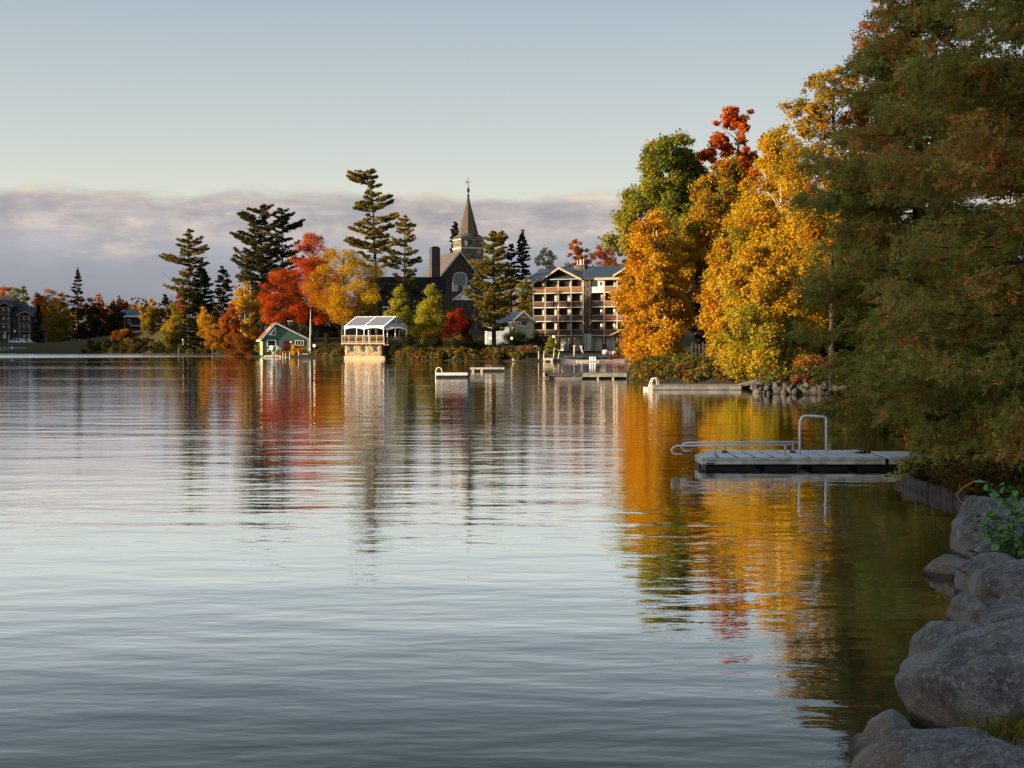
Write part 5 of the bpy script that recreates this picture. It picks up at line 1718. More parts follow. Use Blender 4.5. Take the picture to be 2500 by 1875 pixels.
def boat_mesh(L, W, H, flip):
    """canoe hull: pointed ends, curved sections; flip lies it keel up"""
    n, m = 13, 7
    vs = []
    for i in range(n):
        s = -1 + 2 * i / (n - 1)
        w = W / 2 * (1 - abs(s) ** 2.4) + .01
        sh = .16 * abs(s) ** 3
        for j in range(m):
            t = -PI / 2 + PI * j / (m - 1)
            y = math.sin(t) * w
            z = H + sh - (H + sh * .6) * math.cos(t) ** .7 * (1 - .25 * abs(s) ** 4)
            if flip: z = H * 1.1 - z
            vs.append((s * L / 2, y, z))
    fs = [(i * m + j, i * m + j + 1, (i + 1) * m + j + 1, (i + 1) * m + j) for i in range(n - 1) for j in range(m - 1)]
    fs += [(i * m, (i + 1) * m, (i + 1) * m + m - 1, i * m + m - 1) for i in range(n - 1)]
    fs += [tuple(range(m)), tuple((n - 1) * m + j for j in range(m))]
    return MB()._add(vs, fs)


# ------------------------------------------------------------------ far left shore: lodge, cars, pier, dark house, lamp stairs
def lodge():
    Y = 420
    z0 = gz(at(20, V0, Y)[0], Y) - .3
    F = Frame(-70, Y, 0, z0)
    X, Z = F.x, F.z
    root = fthing('timber_lodge', 'dark timber lodge with gabled balconies in shade at the far left', 'lodge', F)
    zt = Z(772, 20)
    x1 = X(84)
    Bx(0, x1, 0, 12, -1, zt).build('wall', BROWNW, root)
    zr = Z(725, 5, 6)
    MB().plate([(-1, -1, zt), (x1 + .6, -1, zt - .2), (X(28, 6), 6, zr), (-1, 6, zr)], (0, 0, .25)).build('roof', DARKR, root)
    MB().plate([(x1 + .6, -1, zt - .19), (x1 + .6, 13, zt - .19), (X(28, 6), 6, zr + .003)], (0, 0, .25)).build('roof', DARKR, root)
    for (u0, ua, u1, v0, va) in ((-10, 9.6, 31, 749, 738), (40, 60, 81, 770, 759.5)):
        yb = -2.2
        a, c, b = F.loc(u0, v0, yb), F.loc(ua, va, yb), F.loc(u1, v0, yb)
        xa, xb = F.x(u0 + 7, yb), F.x(u1 - 8, yb)
        MB().plate([(a[0], yb, a[1]), (c[0], yb, c[1]), (c[0], 4, c[1]), (a[0], 4, a[1])], (0, 0, .22)).build('gable_roof', DARKR, root)
        MB().plate([(c[0], yb, c[1]), (b[0], yb, b[1]), (b[0], 4, b[1]), (c[0], 4, c[1])], (0, 0, .217)).build('gable_roof', DARKR, root)
        for p, q in ((a, c), (c, b)):
            MB().prism([(p[0], p[1] - .3), (q[0], q[1] - .3), (q[0], q[1] + .22), (p[0], p[1] + .22)], yb - .07, yb - .003).build('barge_board', mat('lodge_trim', (.16, .13, .11), .8), root)
        MB().beam((xa, yb + .1, a[1] - .2), (xb, yb + .1, a[1] - .2), .25, .3).build('tie_beam', mat('lodge_trim', (.16, .13, .11), .8), root)
        Bx(xa, xb, -.4, -.003, -1, a[1]).build('bay_wall', BROWNW, root)
        for x in (xa, xb): Bx(x - .16, x + .16, yb, yb + .32, -1, a[1] - .2).build('post', mat('lodge_trim', (.16, .13, .11), .8), root)
        for v in (768, 789, 809):
            z = Z(v, u0 + 20)
            if z > a[1] - 1.5: continue
            Bx(xa, xb, yb + .02, -.41, z - .25, z).build('balcony_slab', mat('lodge_trim', (.16, .13, .11), .8), root)
            Bx(xa + .2, xb - .2, yb + .05, yb + .12, z + .1, z + 1.0).build('railing', DARKW, root)
        for v in (767, 788, 808, 833):
            z = Z(v, u0 + 20)
            if z > a[1] - 1.5: continue
            window(root, xa + .5, xb - .5, z + .1, z + 2.1, -.4, .1, 1, fm=mat('lodge_trim', (.16, .13, .11), .8), curtain=True)
    window(root, X(28), X(34), Z(778, 30), Z(772.5, 30), 0, .1, fm=DARKW)
    window(root, X(47), X(60), Z(802, 50), Z(792, 50), 0, .12, 1, fm=mat('lodge_trim', (.16, .13, .11), .8), curtain=True)
    dp = Bx(X(20) - .18, X(20) + .18, -2.5, -2.2, Z(835, 20), Z(810, 20)).build('banner_post', TRIM, root)


def car(label, u, Y, length=4.6, dark=False, rot=0):
    p = at(u, 848, Y)
    z = gz(p[0], Y)
    c = thing('parked_car', label, 'car', (p[0], Y, z), R(rot), 'cars parked on the left shore')
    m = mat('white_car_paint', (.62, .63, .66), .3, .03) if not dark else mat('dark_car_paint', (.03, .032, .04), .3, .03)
    s = length / 4.6
    pr = [(-2.3, .35), (-2.3, .8), (-2.15, .98), (-1.55, 1.06), (-1.0, 1.55), (.75, 1.58), (1.35, 1.08), (2.1, .96), (2.3, .75), (2.3, .35)]
    MB().prism([(x * s, z_ * s) for x, z_ in pr], -.9 * s, .9 * s).build('body', m, c)
    for y in (-.905, .9):
        MB().prism([(x * s, z_ * s) for x, z_ in ((-1.35, 1.06), (-.92, 1.47), (-.15, 1.49), (-.15, 1.06))], y * s, (y + .006) * s).build('window', GLASS, c)
        MB().prism([(x * s, z_ * s) for x, z_ in ((-.05, 1.06), (-.05, 1.49), (.68, 1.49), (1.15, 1.06))], y * s, (y + .006) * s).build('window', GLASS, c)
    for x in (-1.4, 1.4):
        for y in (-.86, .86):
            MB().tube([(x * s, (y - .1) * s, .33 * s), (x * s, (y + .1) * s, .33 * s)], .33 * s, 14).build('wheel', BLACKP, c)
    for y in (-.6, .6):
        Bx(-2.32 * s, -2.298 * s, (y - .2) * s, (y + .2) * s, .68 * s, .82 * s).build('headlight', TRIM, c)
    return c


def left_shore():
    lodge()
    car('white car parked by the street lamp before the dark lodge', 44, 398)
    car('second white car, half hidden behind the thin dark trunk right of the first', 64, 402, dark=False)
    car('white car in shade right of the olive birch', 186, 396)
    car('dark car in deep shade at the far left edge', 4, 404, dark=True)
    p = at(36.5, 846, 390)
    z = gz(p[0], 390)
    l = thing('street_lamp', 'dark street lamp with a white globe before the lodge', 'street lamp', (p[0], 390, z))
    h = at(36, 812, 390)[2] - z
    MB().tube([(0, 0, -.1), (0, 0, .4), (0, 0, h)], [.12, .08, .05], 7).build('pole', DARKW, l, smooth=True)
    MB().lathe([(.1, 0), (.26, .2), (.26, .42), (.1, .65), (.03, .75)], (0, 0, h), 9).build('globe', WHITE, l, smooth=True)
    # pier with railing
    F = Frame(-40, 367, 0, 0)
    pr = fthing('lake_pier', 'long low pier with a pale pipe railing along the left shore', 'pier', F)
    w = F.x(160)
    Bx(0, w * .53, 0, 2.2, .05, .32).build('deck', WOODG, pr)
    Bx(w * .535, w, .5, 2.2, -.05, .22).build('deck', WOODG, pr)
    zt, zm = F.z(849.3, 60), F.z(854.5, 60)
    RP = mat('pale_pipe', (.40, .42, .38), .6, .1)
    for z in (zt, zm):
        MB().tube([(0, .1, z), (w * .55, .1, z)], .07, 6).build('rail', RP, pr)
        MB().tube([(w * .55, .1, z), (w, .1, z - .5)], .07, 6).build('rail', RP, pr)
    for i in range(21):
        x = w * i / 20
        dz = 0 if x < w * .55 else .5 * (x - w * .55) / (w * .45)
        MB().tube([(x, .1, .0), (x, .1, zt - dz)], .06, 6).build('rail_post', RP, pr)
    s = MB().lathe([(.02, 0), (.3, .3), (.2, .7), (.02, .9)], seg=8).build('white_buoy', WHITE, loc=tuple(F.o + np.array([F.x(28), .4, .9])), smooth=True)
    tag(s, 'white life ring case hanging at the pier railing', 'life ring')
    b = thing('rowing_boat', 'small dark rowing boat tied below the right part of the pier', 'boat', F.o + np.array([F.x(117), -1.2, -.05]))
    boat_mesh(2.4, .9, .4, False).build('hull', mat('grey_boat', (.20, .20, .20), .6), b, smooth=True)
    # dark house
    z0 = gz(at(315, V0, 402)[0], 402) - .5
    G = Frame(306, 402, 18, z0)
    hs = fthing('dark_house', 'dark two storey house with a blue grey roof behind the rusty bush', 'house', G)
    zt, za = G.z(773, 320), G.z(766, 320)
    w = G.x(345)
    Bx(0, w, 0, 7, -1, zt).build('wall', mat('maroon_boards', (.035, .02, .022), .8), hs)
    MB().prism_x([(-.7, zt), (3.5, za + 1.1), (7.7, zt), (7.7, zt + .2), (3.5, za + 1.3), (-.7, zt + .2)], -.7, w + .7).build('roof', mat('blue_roof', (.06, .085, .13), .6), hs)
    Bx(-.75, w + .75, -.78, -.703, zt - .1, zt + .25).build('fascia', WHITE, hs)
    Bx(G.x(318), w, -.9, -.05, G.z(796, 330), G.z(794, 330)).build('porch_roof', TRIM, hs)
    window(hs, G.x(313), G.x(320), G.z(790, 318), G.z(779, 318), 0, .1, fm=TRIM)
    # stairs with lamps and shed
    H = Frame(432, 316, 0, .25)
    st = fthing('lamp_stairs', 'dark timber stairs with railings climbing right from the water', 'stairs', H)
    x0, x1 = H.x(437), H.x(510)
    zt = H.z(846, 510)
    n = 14
    for i in range(n):
        a = x0 + 1.2 + (x1 - x0 - 1.2) * i / n
        Bx(a, a + (x1 - x0) / n + .05, .2, 1.8, .1 + (zt - .1) * i / n, .16 + (zt - .1) * i / n).build('tread', DARKW, st)
    for y in (.1, 1.9):
        MB().beam((x0, y, .95), (H.x(447), y, 1.55), .06, .08).build('hand_rail', mat('stair_rail', (.13, .13, .13), .8), st)
        MB().beam((H.x(473), y, 1.1), (x1, y, zt + .95), .06, .08).build('hand_rail', mat('stair_rail', (.13, .13, .13), .8), st)
        MB().beam((H.x(473), y, .45), (x1, y, zt + .3), .06, .3).build('stringer', DARKW, st)
        for u in (435, 459, 464, 468): MB().tube([(H.x(u), y, -.6), (H.x(u), y, .95)], .05, 6).build('post', TRIM, st)
    labs = ['lamp post with a white globe at the foot of the dark stairs', 'lamp post with a white globe halfway up the dark stairs']
    for i, (u, vb, vt) in enumerate(((446, 852, 830), (479, 852, 829))):
        Y = 317.9
        p = at(u, vb, Y)
        h = at(u, vt, Y)[2] - p[2]
        l = thing('stair_lamp', labs[i], 'lamp post', (p[0], Y + .4, .3), 0, 'globe lamps at the dark stairs')
        MB().tube([(0, 0, -.2), (0, 0, h + p[2] - .3 - .15)], .06, 7).build('pole', TRIM, l, smooth=True)
        MB().lathe([(.05, -.2), (.2, -.05), (.2, .12), (.05, .25)], (0, 0, h + p[2] - .3), 9).build('globe', WHITE, l, smooth=True)
    q = Frame(512, 306, 5, .2)
    sd = fthing('boat_shed', 'dark blue grey boat shed with a blue door under the small amber birch', 'shed', q)
    w = q.x(566)
    zt = q.z(834, 530)
    Bx(0, w, 0, 5, -.4, zt).build('wall', mat('shed_boards', (.035, .048, .055), .8), sd)
    Bx(-.3, w + .3, -.4, 5.3, zt + .002, zt + .15).build('roof', DARKR, sd)
    Bx(q.x(516), q.x(526), -.05, -.003, .1, q.z(843, 520)).build('door', mat('blue_door', (.03, .09, .12), .6), sd)


left_shore()
beach()

# ------------------------------------------------------------------ the near cedars
def cedar(name, label, x, Y, zt, Rr, n_br, seed, zb=-.3, lean=(0, 0), spray=.16, leafn=11, fade=None, front=False, per_m=5.2):
    rng = np.random.default_rng(seed)
    z0 = max(gz(x, Y), .3)
    root = thing(name, label, 'tree', (x, Y, z0))
    H = zt - z0
    mb = MB().tube([(0, 0, -.5), (.05, 0, H * .3), (lean[0] * .5, lean[1] * .5, H * .6), (lean[0], lean[1], H * .97)], [.24, .19, .12, .02], 9)
    C, A, B, K = [], [], [], []
    for i in range(n_br):
        t = ((i + rng.random()) / n_br) ** 1.15
        z = zb + (H - zb) * t
        th = rng.random() * 2 * PI
        low = i % 7 == 0 and front
        if low:                  # low boughs reaching out over the water
            t = .02 + .06 * rng.random()
            z = -.25 + .9 * rng.random()
            th = PI * (1.22 + .42 * rng.random())
        ln = Rr * (.7 + .3 * rng.random()) if low else Rr * min(1, (1 - t) * 1.9) ** .6 * (.55 + .5 * rng.random()) * (1.0 if t > .12 else .82 + .18 * t / .12)
        d = np.array([math.cos(th), math.sin(th), 0])
        side = np.array([-d[1], d[0], 0])
        ax = np.array([lean[0], lean[1], 0]) * t
        sag = -.10 * ln - .12
        bp = lambda s: ax + np.array([0, 0, z]) + d * (ln * s)[..., None] + np.array([0, 0, 1.0]) * ((.12 * ln * s + (sag - .12 * ln) * s ** 2 + (.16 if t > .1 else .02) * ln * s ** 4)[..., None])
        pts = bp(np.linspace(0, .92, 5))
        mb.tube(pts, [.034, .026, .018, .011, .004], 4)
        m = int(per_m * ln * (3.6 + 2.2 * rng.random()))
        s = .05 + .95 * rng.random(m) ** .78
        cen = bp(s) + side * (rng.normal(size=m) * (.10 + .17 * ln * (1.12 - s)))[:, None] + np.array([0, 0, 1.0]) * (rng.normal(size=m) * .10 - .05)[:, None]
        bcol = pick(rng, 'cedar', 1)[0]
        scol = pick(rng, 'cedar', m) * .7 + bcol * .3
        # each spray: a flat drooping fan of scale twigs
        out = unit(d * .8 + rng.normal(size=(m, 3)) * .55 + np.array([0, 0, -.35]))
        nrm = unit(np.cross(out, rng.normal(size=(m, 3))))
        lat = np.cross(nrm, out)
        sz = spray * (.6 + .8 * rng.random(m))
        for k in range(leafn):
            f = k / (leafn - 1)
            sgn = -1 if k % 2 else 1
            ang = (.95 - .75 * f) * sgn + rng.normal(size=m) * .12
            dr = out * np.cos(ang)[:, None] + lat * np.sin(ang)[:, None] + nrm * (rng.normal(size=m) * .18)[:, None]
            p = cen + out * (sz * (f * 1.1 - .3))[:, None]
            l = sz * (.62 - .25 * f) * (.8 + .4 * rng.random(m))
            C.append(p + dr * (l * .5)[:, None])
            A.append(dr * (l * .55)[:, None])
            B.append(np.cross(nrm, dr) * (l * .17)[:, None])
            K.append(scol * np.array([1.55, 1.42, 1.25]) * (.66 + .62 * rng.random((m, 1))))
    mb.build('trunk', BARK, root, smooth=True)
    link('crown', leaf_mesh('crown', np.concatenate(C), np.concatenate(A), np.concatenate(B), np.concatenate(K)), root)
    return root


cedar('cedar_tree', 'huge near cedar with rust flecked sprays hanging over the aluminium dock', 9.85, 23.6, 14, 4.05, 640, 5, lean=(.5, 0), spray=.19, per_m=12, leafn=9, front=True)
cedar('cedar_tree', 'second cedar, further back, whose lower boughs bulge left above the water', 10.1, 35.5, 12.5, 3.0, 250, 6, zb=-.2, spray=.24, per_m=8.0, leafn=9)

# ------------------------------------------------------------------ boulders
ROCK = None


def rock_mat():
    m = bpy.data.materials.new('granite')
    m.use_nodes = True
    t = NT(m.node_tree)
    bs = t.n['Principled BSDF']
    p = t.add('ShaderNodeTexCoord').outputs['Object']
    g = t.add('ShaderNodeNewGeometry').outputs['Position']
    n1 = t.noise(p, 2.3, 6, .62)
    n2 = t.noise(p, 26, 6, .7)
    n3 = t.noise(p, 90, 3, .7)
    c = t.mix(t.ss(n1, .38, .62), (.075, .074, .077, 1), (.25, .246, .242, 1))
    c = t.mix(t.math('MULTIPLY', t.ss(n2, .48, .66), .8), c, (.38, .372, .365, 1))
    c = t.mix(t.math('MULTIPLY', t.ss(n3, .50, .62), .75), c, (.040, .040, .044, 1))
    c = t.mix(t.math('MULTIPLY', t.ss(n3, .38, .30), .7), c, (.42, .40, .37, 1))
    oi = t.add('ShaderNodeObjectInfo').outputs['Random']
    c = t.mix(t.math('MULTIPLY', oi, .10), c, (.19, .135, .095, 1))
    vor = t.add('ShaderNodeTexVoronoi', {'Vector': t.add('ShaderNodeMix', data_type='VECTOR').outputs[1] if False else p, 'Scale': 5.2, 'Randomness': 1.0})
    li = t.math('MULTIPLY', t.ss(t.math('ADD', vor.outputs['Distance'], t.math('MULTIPLY', t.math('SUBTRACT', n2, .5), .7)), .22, .10), t.ss(n1, .52, .58))
    c = t.mix(t.math('MULTIPLY', li, .8), c, (.40, .42, .38, 1))
    # tide line: pale ochre foot where water has washed the stone
    z = t.add('ShaderNodeSeparateXYZ', {0: g}).outputs[2]
    foot = t.ss(t.math('ADD', z, t.math('MULTIPLY', t.math('SUBTRACT', n1, .5), .3)), .26, .10)
    c = t.mix(t.math('MULTIPLY', foot, .38), c, (.30, .20, .12, 1))
    wet = t.ss(t.math('ADD', z, t.math('MULTIPLY', t.math('SUBTRACT', n2, .5), .06)), .075, .03)
    c = t.mix(t.math('MULTIPLY', wet, .8), c, (.02, .018, .016, 1))
    t.put(bs.inputs['Base Color'], c)
    bs.inputs['Roughness'].default_value = .82
    bs.inputs['Specular IOR Level'].default_value = .3
    h = t.math('ADD', t.math('MULTIPLY', n1, .5), t.math('ADD', t.math('MULTIPLY', n2, .22), t.math('MULTIPLY', n3, .08)))
    t.put(bs.inputs['Normal'], t.add('ShaderNodeBump', {'Height': h, 'Distance': .20, 'Strength': 1.0}).outputs[0])
    return m


GRANITE = rock_mat()


GBD = 'boulders of the near bank'


def boulder(label, outline, Y, depth, seed=1, cuts=7, yaw=0):
    """boulder whose outline seen from the lake side is given in photo pixels; full thickness depth each way"""
    rng = np.random.default_rng(seed)
    px = Y / FPX
    o = np.array(outline, float)
    cu, cv = (o[:, 0].min() + o[:, 0].max()) / 2, (o[:, 1].min() + o[:, 1].max()) / 2
    c = at(cu, cv, Y)
    q = np.stack([(o[:, 0] - cu) * px, -(o[:, 1] - cv) * px], 1)
    ang = np.arctan2(q[:, 1], q[:, 0])
    rad = np.hypot(q[:, 0], q[:, 1])
    k = np.argsort(ang)
    ang, rad = ang[k], rad[k]
    v, f = ICO[5]
    a = np.arctan2(v[:, 2], v[:, 0])
    rr = np.interp(a, np.r_[ang - 2 * PI, ang, ang + 2 * PI], np.tile(rad, 3))
    for _ in range(1):
        rr = .5 * rr + .25 * np.interp(a + .09, np.r_[ang - 2 * PI, ang, ang + 2 * PI], np.tile(rad, 3)) + .25 * np.interp(a - .09, np.r_[ang - 2 * PI, ang, ang + 2 * PI], np.tile(rad, 3))
    hor = np.hypot(v[:, 0], v[:, 2])
    e = hor ** .62
    p = np.stack([np.cos(a) * rr * e, np.sign(v[:, 1]) * np.abs(v[:, 1]) ** .8 * depth, np.sin(a) * rr * e], 1)
    m = rr.mean()
    for _ in range(cuts):      # worn flat faces, mostly on the visible side
        n = unit(rng.normal(size=3) * np.array([1, .6, 1]) + np.array([0, -.9, .2]))
        h = p @ n
        d = h.max() * (.66 + .2 * rng.random())
        s = h - d
        p = p - np.where(s > 0, s * .93, 0)[:, None] * n
    nrm = unit(p / np.array([1, max(depth / m, .3), 1]) ** 2)
    for fr, am in ((2.2, .030), (5.0, .030), (11.0, .018), (24.0, .009)):
        w = np.zeros(len(p))
        for _2 in range(4):
            A_, B_ = rng.normal(size=3) * fr / m, rng.random() * 6
            w += np.sin(p @ A_ + B_)
        w = w / 4
        p = p + nrm * ((w - .4 * np.abs(w)) * am * m * 2.2)[:, None]
    me = bpy.data.meshes.new('boulder')
    me.from_pydata([tuple(w) for w in p], [], f)
    me.polygons.foreach_set('use_smooth', [True] * len(me.polygons))
    me.materials.append(GRANITE)
    ob = link('boulder', me, loc=c)
    return tag(ob, label, 'boulder', GBD)


boulder('tall boulder with a pale washed foot standing behind the leafy shrub', [(2340, 1305), (2345, 1285), (2366, 1255), (2388, 1218), (2404, 1200), (2430, 1194), (2470, 1196), (2530, 1200), (2560, 1280), (2540, 1390), (2400, 1400), (2352, 1378), (2346, 1330)], 14.6, .8, 3)
boulder('pale smooth boulder half covered by the lower leaves of the shrub', [(2376, 1366), (2390, 1350), (2430, 1322), (2470, 1312), (2530, 1318), (2560, 1360), (2530, 1400), (2400, 1400)], 13.5, .45, 4)
boulder('low dark pointed rock lying in the water off the bank', [(2261, 1396), (2275, 1384), (2300, 1366), (2315, 1359), (2345, 1361), (2372, 1372), (2380, 1400), (2350, 1425), (2290, 1424)], 13.5, .35, 15)
boulder('brownish boulder with a broken corner beside the low pointed rock', [(2336, 1382), (2342, 1378), (2358, 1392), (2380, 1380), (2410, 1364), (2450, 1358), (2500, 1365), (2520, 1400), (2480, 1470), (2352, 1475), (2346, 1430)], 12.4, .5, 6)
boulder('broad light grey boulder below the leafy shrub at the frame edge', [(2384, 1480), (2388, 1440), (2410, 1402), (2440, 1386), (2490, 1378), (2560, 1380), (2590, 1450), (2560, 1520), (2400, 1525)], 11.7, .55, 7)
boulder('small speckled boulder at the water under the broad light grey one', [(2331, 1535), (2342, 1492), (2352, 1460), (2372, 1448), (2395, 1452), (2410, 1490), (2410, 1560), (2335, 1570)], 11.0, .35, 8)
boulder('flattish rounded stone resting on the small speckled boulder', [(2392, 1525), (2398, 1500), (2420, 1482), (2455, 1475), (2520, 1478), (2550, 1510), (2530, 1560), (2400, 1565)], 10.8, .4, 9)
boulder('reddish wedge stone squeezed above the largest boulder', [(2413, 1555), (2416, 1528), (2430, 1520), (2470, 1512), (2520, 1500), (2560, 1520), (2560, 1590), (2420, 1590)], 9.9, .4, 10)
boulder('round shouldered dark boulder dipping into the water behind the largest one', [(2236, 1660), (2240, 1620), (2256, 1575), (2285, 1545), (2320, 1532), (2370, 1530), (2420, 1532), (2450, 1560), (2440, 1680), (2250, 1700)], 9.4, .55, 21)
boulder('largest boulder, a long slanting slab with lichen spots', [(2200, 1672), (2212, 1652), (2250, 1632), (2320, 1602), (2400, 1562), (2440, 1548), (2520, 1530), (2620, 1520), (2680, 1640), (2640, 1780), (2500, 1796), (2330, 1800), (2258, 1800), (2238, 1762), (2214, 1722), (2206, 1692)], 8.1, .55, 12, 8)
boulder('sloping grey boulder running down into the water, lower left of the bank', [(2062, 1885), (2085, 1858), (2130, 1815), (2180, 1765), (2214, 1744), (2240, 1760), (2275, 1810), (2290, 1900), (2250, 1960), (2080, 1960)], 7.5, .4, 13)
boulder('long flat boulder with a pale streak along the bottom of the bank', [(2090, 1890), (2120, 1860), (2180, 1832), (2240, 1806), (2290, 1800), (2350, 1798), (2420, 1792), (2448, 1800), (2470, 1850), (2440, 1960), (2280, 2000), (2110, 1980)], 7.0, .4, 14)
boulder('bluish grey boulder in the bottom corner of the bank', [(2320, 1890), (2370, 1860), (2420, 1842), (2460, 1832), (2520, 1850), (2600, 1890), (2620, 2000), (2450, 2080), (2330, 2010)], 6.5, .45, 25)
boulder('ochre brown stone above the bluish corner boulder', [(2432, 1850), (2445, 1822), (2470, 1806), (2510, 1800), (2570, 1806), (2590, 1870), (2560, 1920), (2440, 1915)], 7.3, .3, 16)
boulder('upright grey stone at the frame edge right of the largest boulder', [(2489, 1770), (2494, 1735), (2503, 1708), (2540, 1700), (2580, 1730), (2580, 1810), (2540, 1830), (2492, 1810)], 7.7, .25, 17)

# ------------------------------------------------------------------ leafy shrub and vine between the boulders
def leaf_piece(name, col):
    m = mat(name + '_mat', col, .5, .2, 30)
    vs = [(0, 0, 0), (.28, -.30, .05), (.62, -.36, .03), (1, 0, -.08), (.62, .36, .03), (.28, .30, .05), (.33, 0, -.02), (.66, 0, -.04)]
    me = bpy.data.meshes.new(name)
    me.from_pydata(vs, [], [(0, 1, 6), (1, 2, 7, 6), (2, 3, 7), (0, 6, 5), (6, 7, 4, 5), (7, 3, 4)])
    me.materials.append(m)
    return me


def leafy_shrub():
    rng = np.random.default_rng(9)
    o = at(2490, 1330, 13.3)
    root = thing('leafy_shrub', 'green leafy shrub with a few yellow leaves hanging over the boulders', 'shrub', o)
    green = [leaf_piece('leaf', c) for c in ((.09, .22, .04), (.06, .16, .045), (.14, .26, .045))]
    yel = leaf_piece('leaf', (.62, .40, .02))
    mb = MB()
    tips = []
    for k, (u, v) in enumerate(((2376, 1246), (2388, 1272), (2376, 1292), (2412, 1310), (2440, 1330), (2402, 1178), (2450, 1182), (2480, 1190), (2430, 1248), (2470, 1240), (2376, 1350), (2430, 1352), (2484, 1370),
                                (2496, 1300), (2460, 1290), (2500, 1260), (2440, 1270), (2490, 1225))):
        e = at(u, v, 12.9 + .5 * rng.random()) - o
        b = np.array([.12 * rng.normal(), .1 * rng.normal(), -.15]) if v > 1200 else np.array([.05, .2, .2])
        mid = (b + e) / 2 + np.array([0, -.05, .07])
        mb.tube([b, mid, e], [.009, .006, .003], 5)
        for j in range(13):
            t = .32 + .68 * j / 12
            p = b * (1 - t) ** 2 + 2 * mid * t * (1 - t) + e * t * t
            y = rng.random() < .13
            s = .062 + .05 * rng.random()
            lf = link('leaf', yel if y else green[rng.integers(3)], root, p, (rng.normal() * .5, rng.normal() * .5 + .25, PI + rng.normal() * 1.0), (s, s, s))
            if y: lf['label'] = 'yellow leaf'
    mb.build('twig', mat('twig', (.09, .06, .03)), root, smooth=True, kind='stuff')


leafy_shrub()
vp = [at(u, v, 15.4) for u, v in ((2412, 1178), (2392, 1174), (2374, 1177), (2352, 1190), (2335, 1209), (2343, 1222), (2357, 1236), (2366, 1248))]
vb = MB().tube([np.array(p) - vp[0] for p in vp], [.012, .012, .011, .010, .009, .006, .005, .004], 6)
vo = vb.build('bare_vine', mat('vine_stem', (.34, .13, .05), .6), smooth=True, loc=vp[0])
tag(vo, 'bare orange brown vine arching over the dark water beside the tall boulder', 'vine')

rngg = np.random.default_rng(44)
gp = at(2478, 1800, 7.4)
m = 260
cen = rngg.normal(size=(m, 3)) * np.array([.10, .10, .02])
dr = unit(rngg.normal(size=(m, 3)) * .6 + np.array([0, 0, 1]))
ln = .04 + .05 * rngg.random(m)
tuft = leaf_mesh('grass', cen + dr * (ln * .5)[:, None], dr * (ln * .6)[:, None], unit(np.cross(dr, rngg.normal(size=(m, 3)))) * .007, pick(rngg, 'yellowgreen', m) * .6)
tag(link('grass', tuft, loc=gp), 'small tuft of grass in the crack beside the largest boulder', kind='stuff')

# ------------------------------------------------------------------ rock bank on the right shore
def riprap():
    rng = np.random.default_rng(17)
    root = thing('rock_bank', 'low bank of piled pale stones at the water under the right bank shrubs', 'rock bank', (13, 62.6, 0))
    sm = mat_random('bank_stone', [(.065, .058, .052), (.042, .04, .04), (.085, .072, .06), (.03, .03, .032), (.055, .045, .036)], .85, .03, 9)  # stone colours darkened in place of shade over the bank
    shapes = []
    for i in range(6):
        p, f = rock_shape(rng, 2, 2.4, 5, 0)
        me = bpy.data.meshes.new('stone')
        me.from_pydata([tuple(q) for q in p], [], f)
        me.materials.append(sm)
        me.polygons.foreach_set('use_smooth', [True] * len(me.polygons))
        shapes.append(me)
    path = np.array([(10.9, 64.6), (11.6, 63.6), (13.2, 62.3), (14.7, 60.4), (15.5, 56.5)])
    seg = np.r_[0, np.cumsum(np.hypot(*np.diff(path, axis=0).T))]
    for i in range(170):
        s = rng.random() * seg[-1]
        x = np.interp(s, seg, path[:, 0]) + .1 * rng.normal()
        y = np.interp(s, seg, path[:, 1])
        k = rng.random()
        r = .08 + .13 * rng.random() ** 1.6
        link('stone', shapes[rng.integers(6)], root, (x + k * .3 - 13, y + k * .45 - 62.6, k * .42 + .02), tuple(rng.random(3) * 6), (r * 1.25, r, r * .85))


riprap()

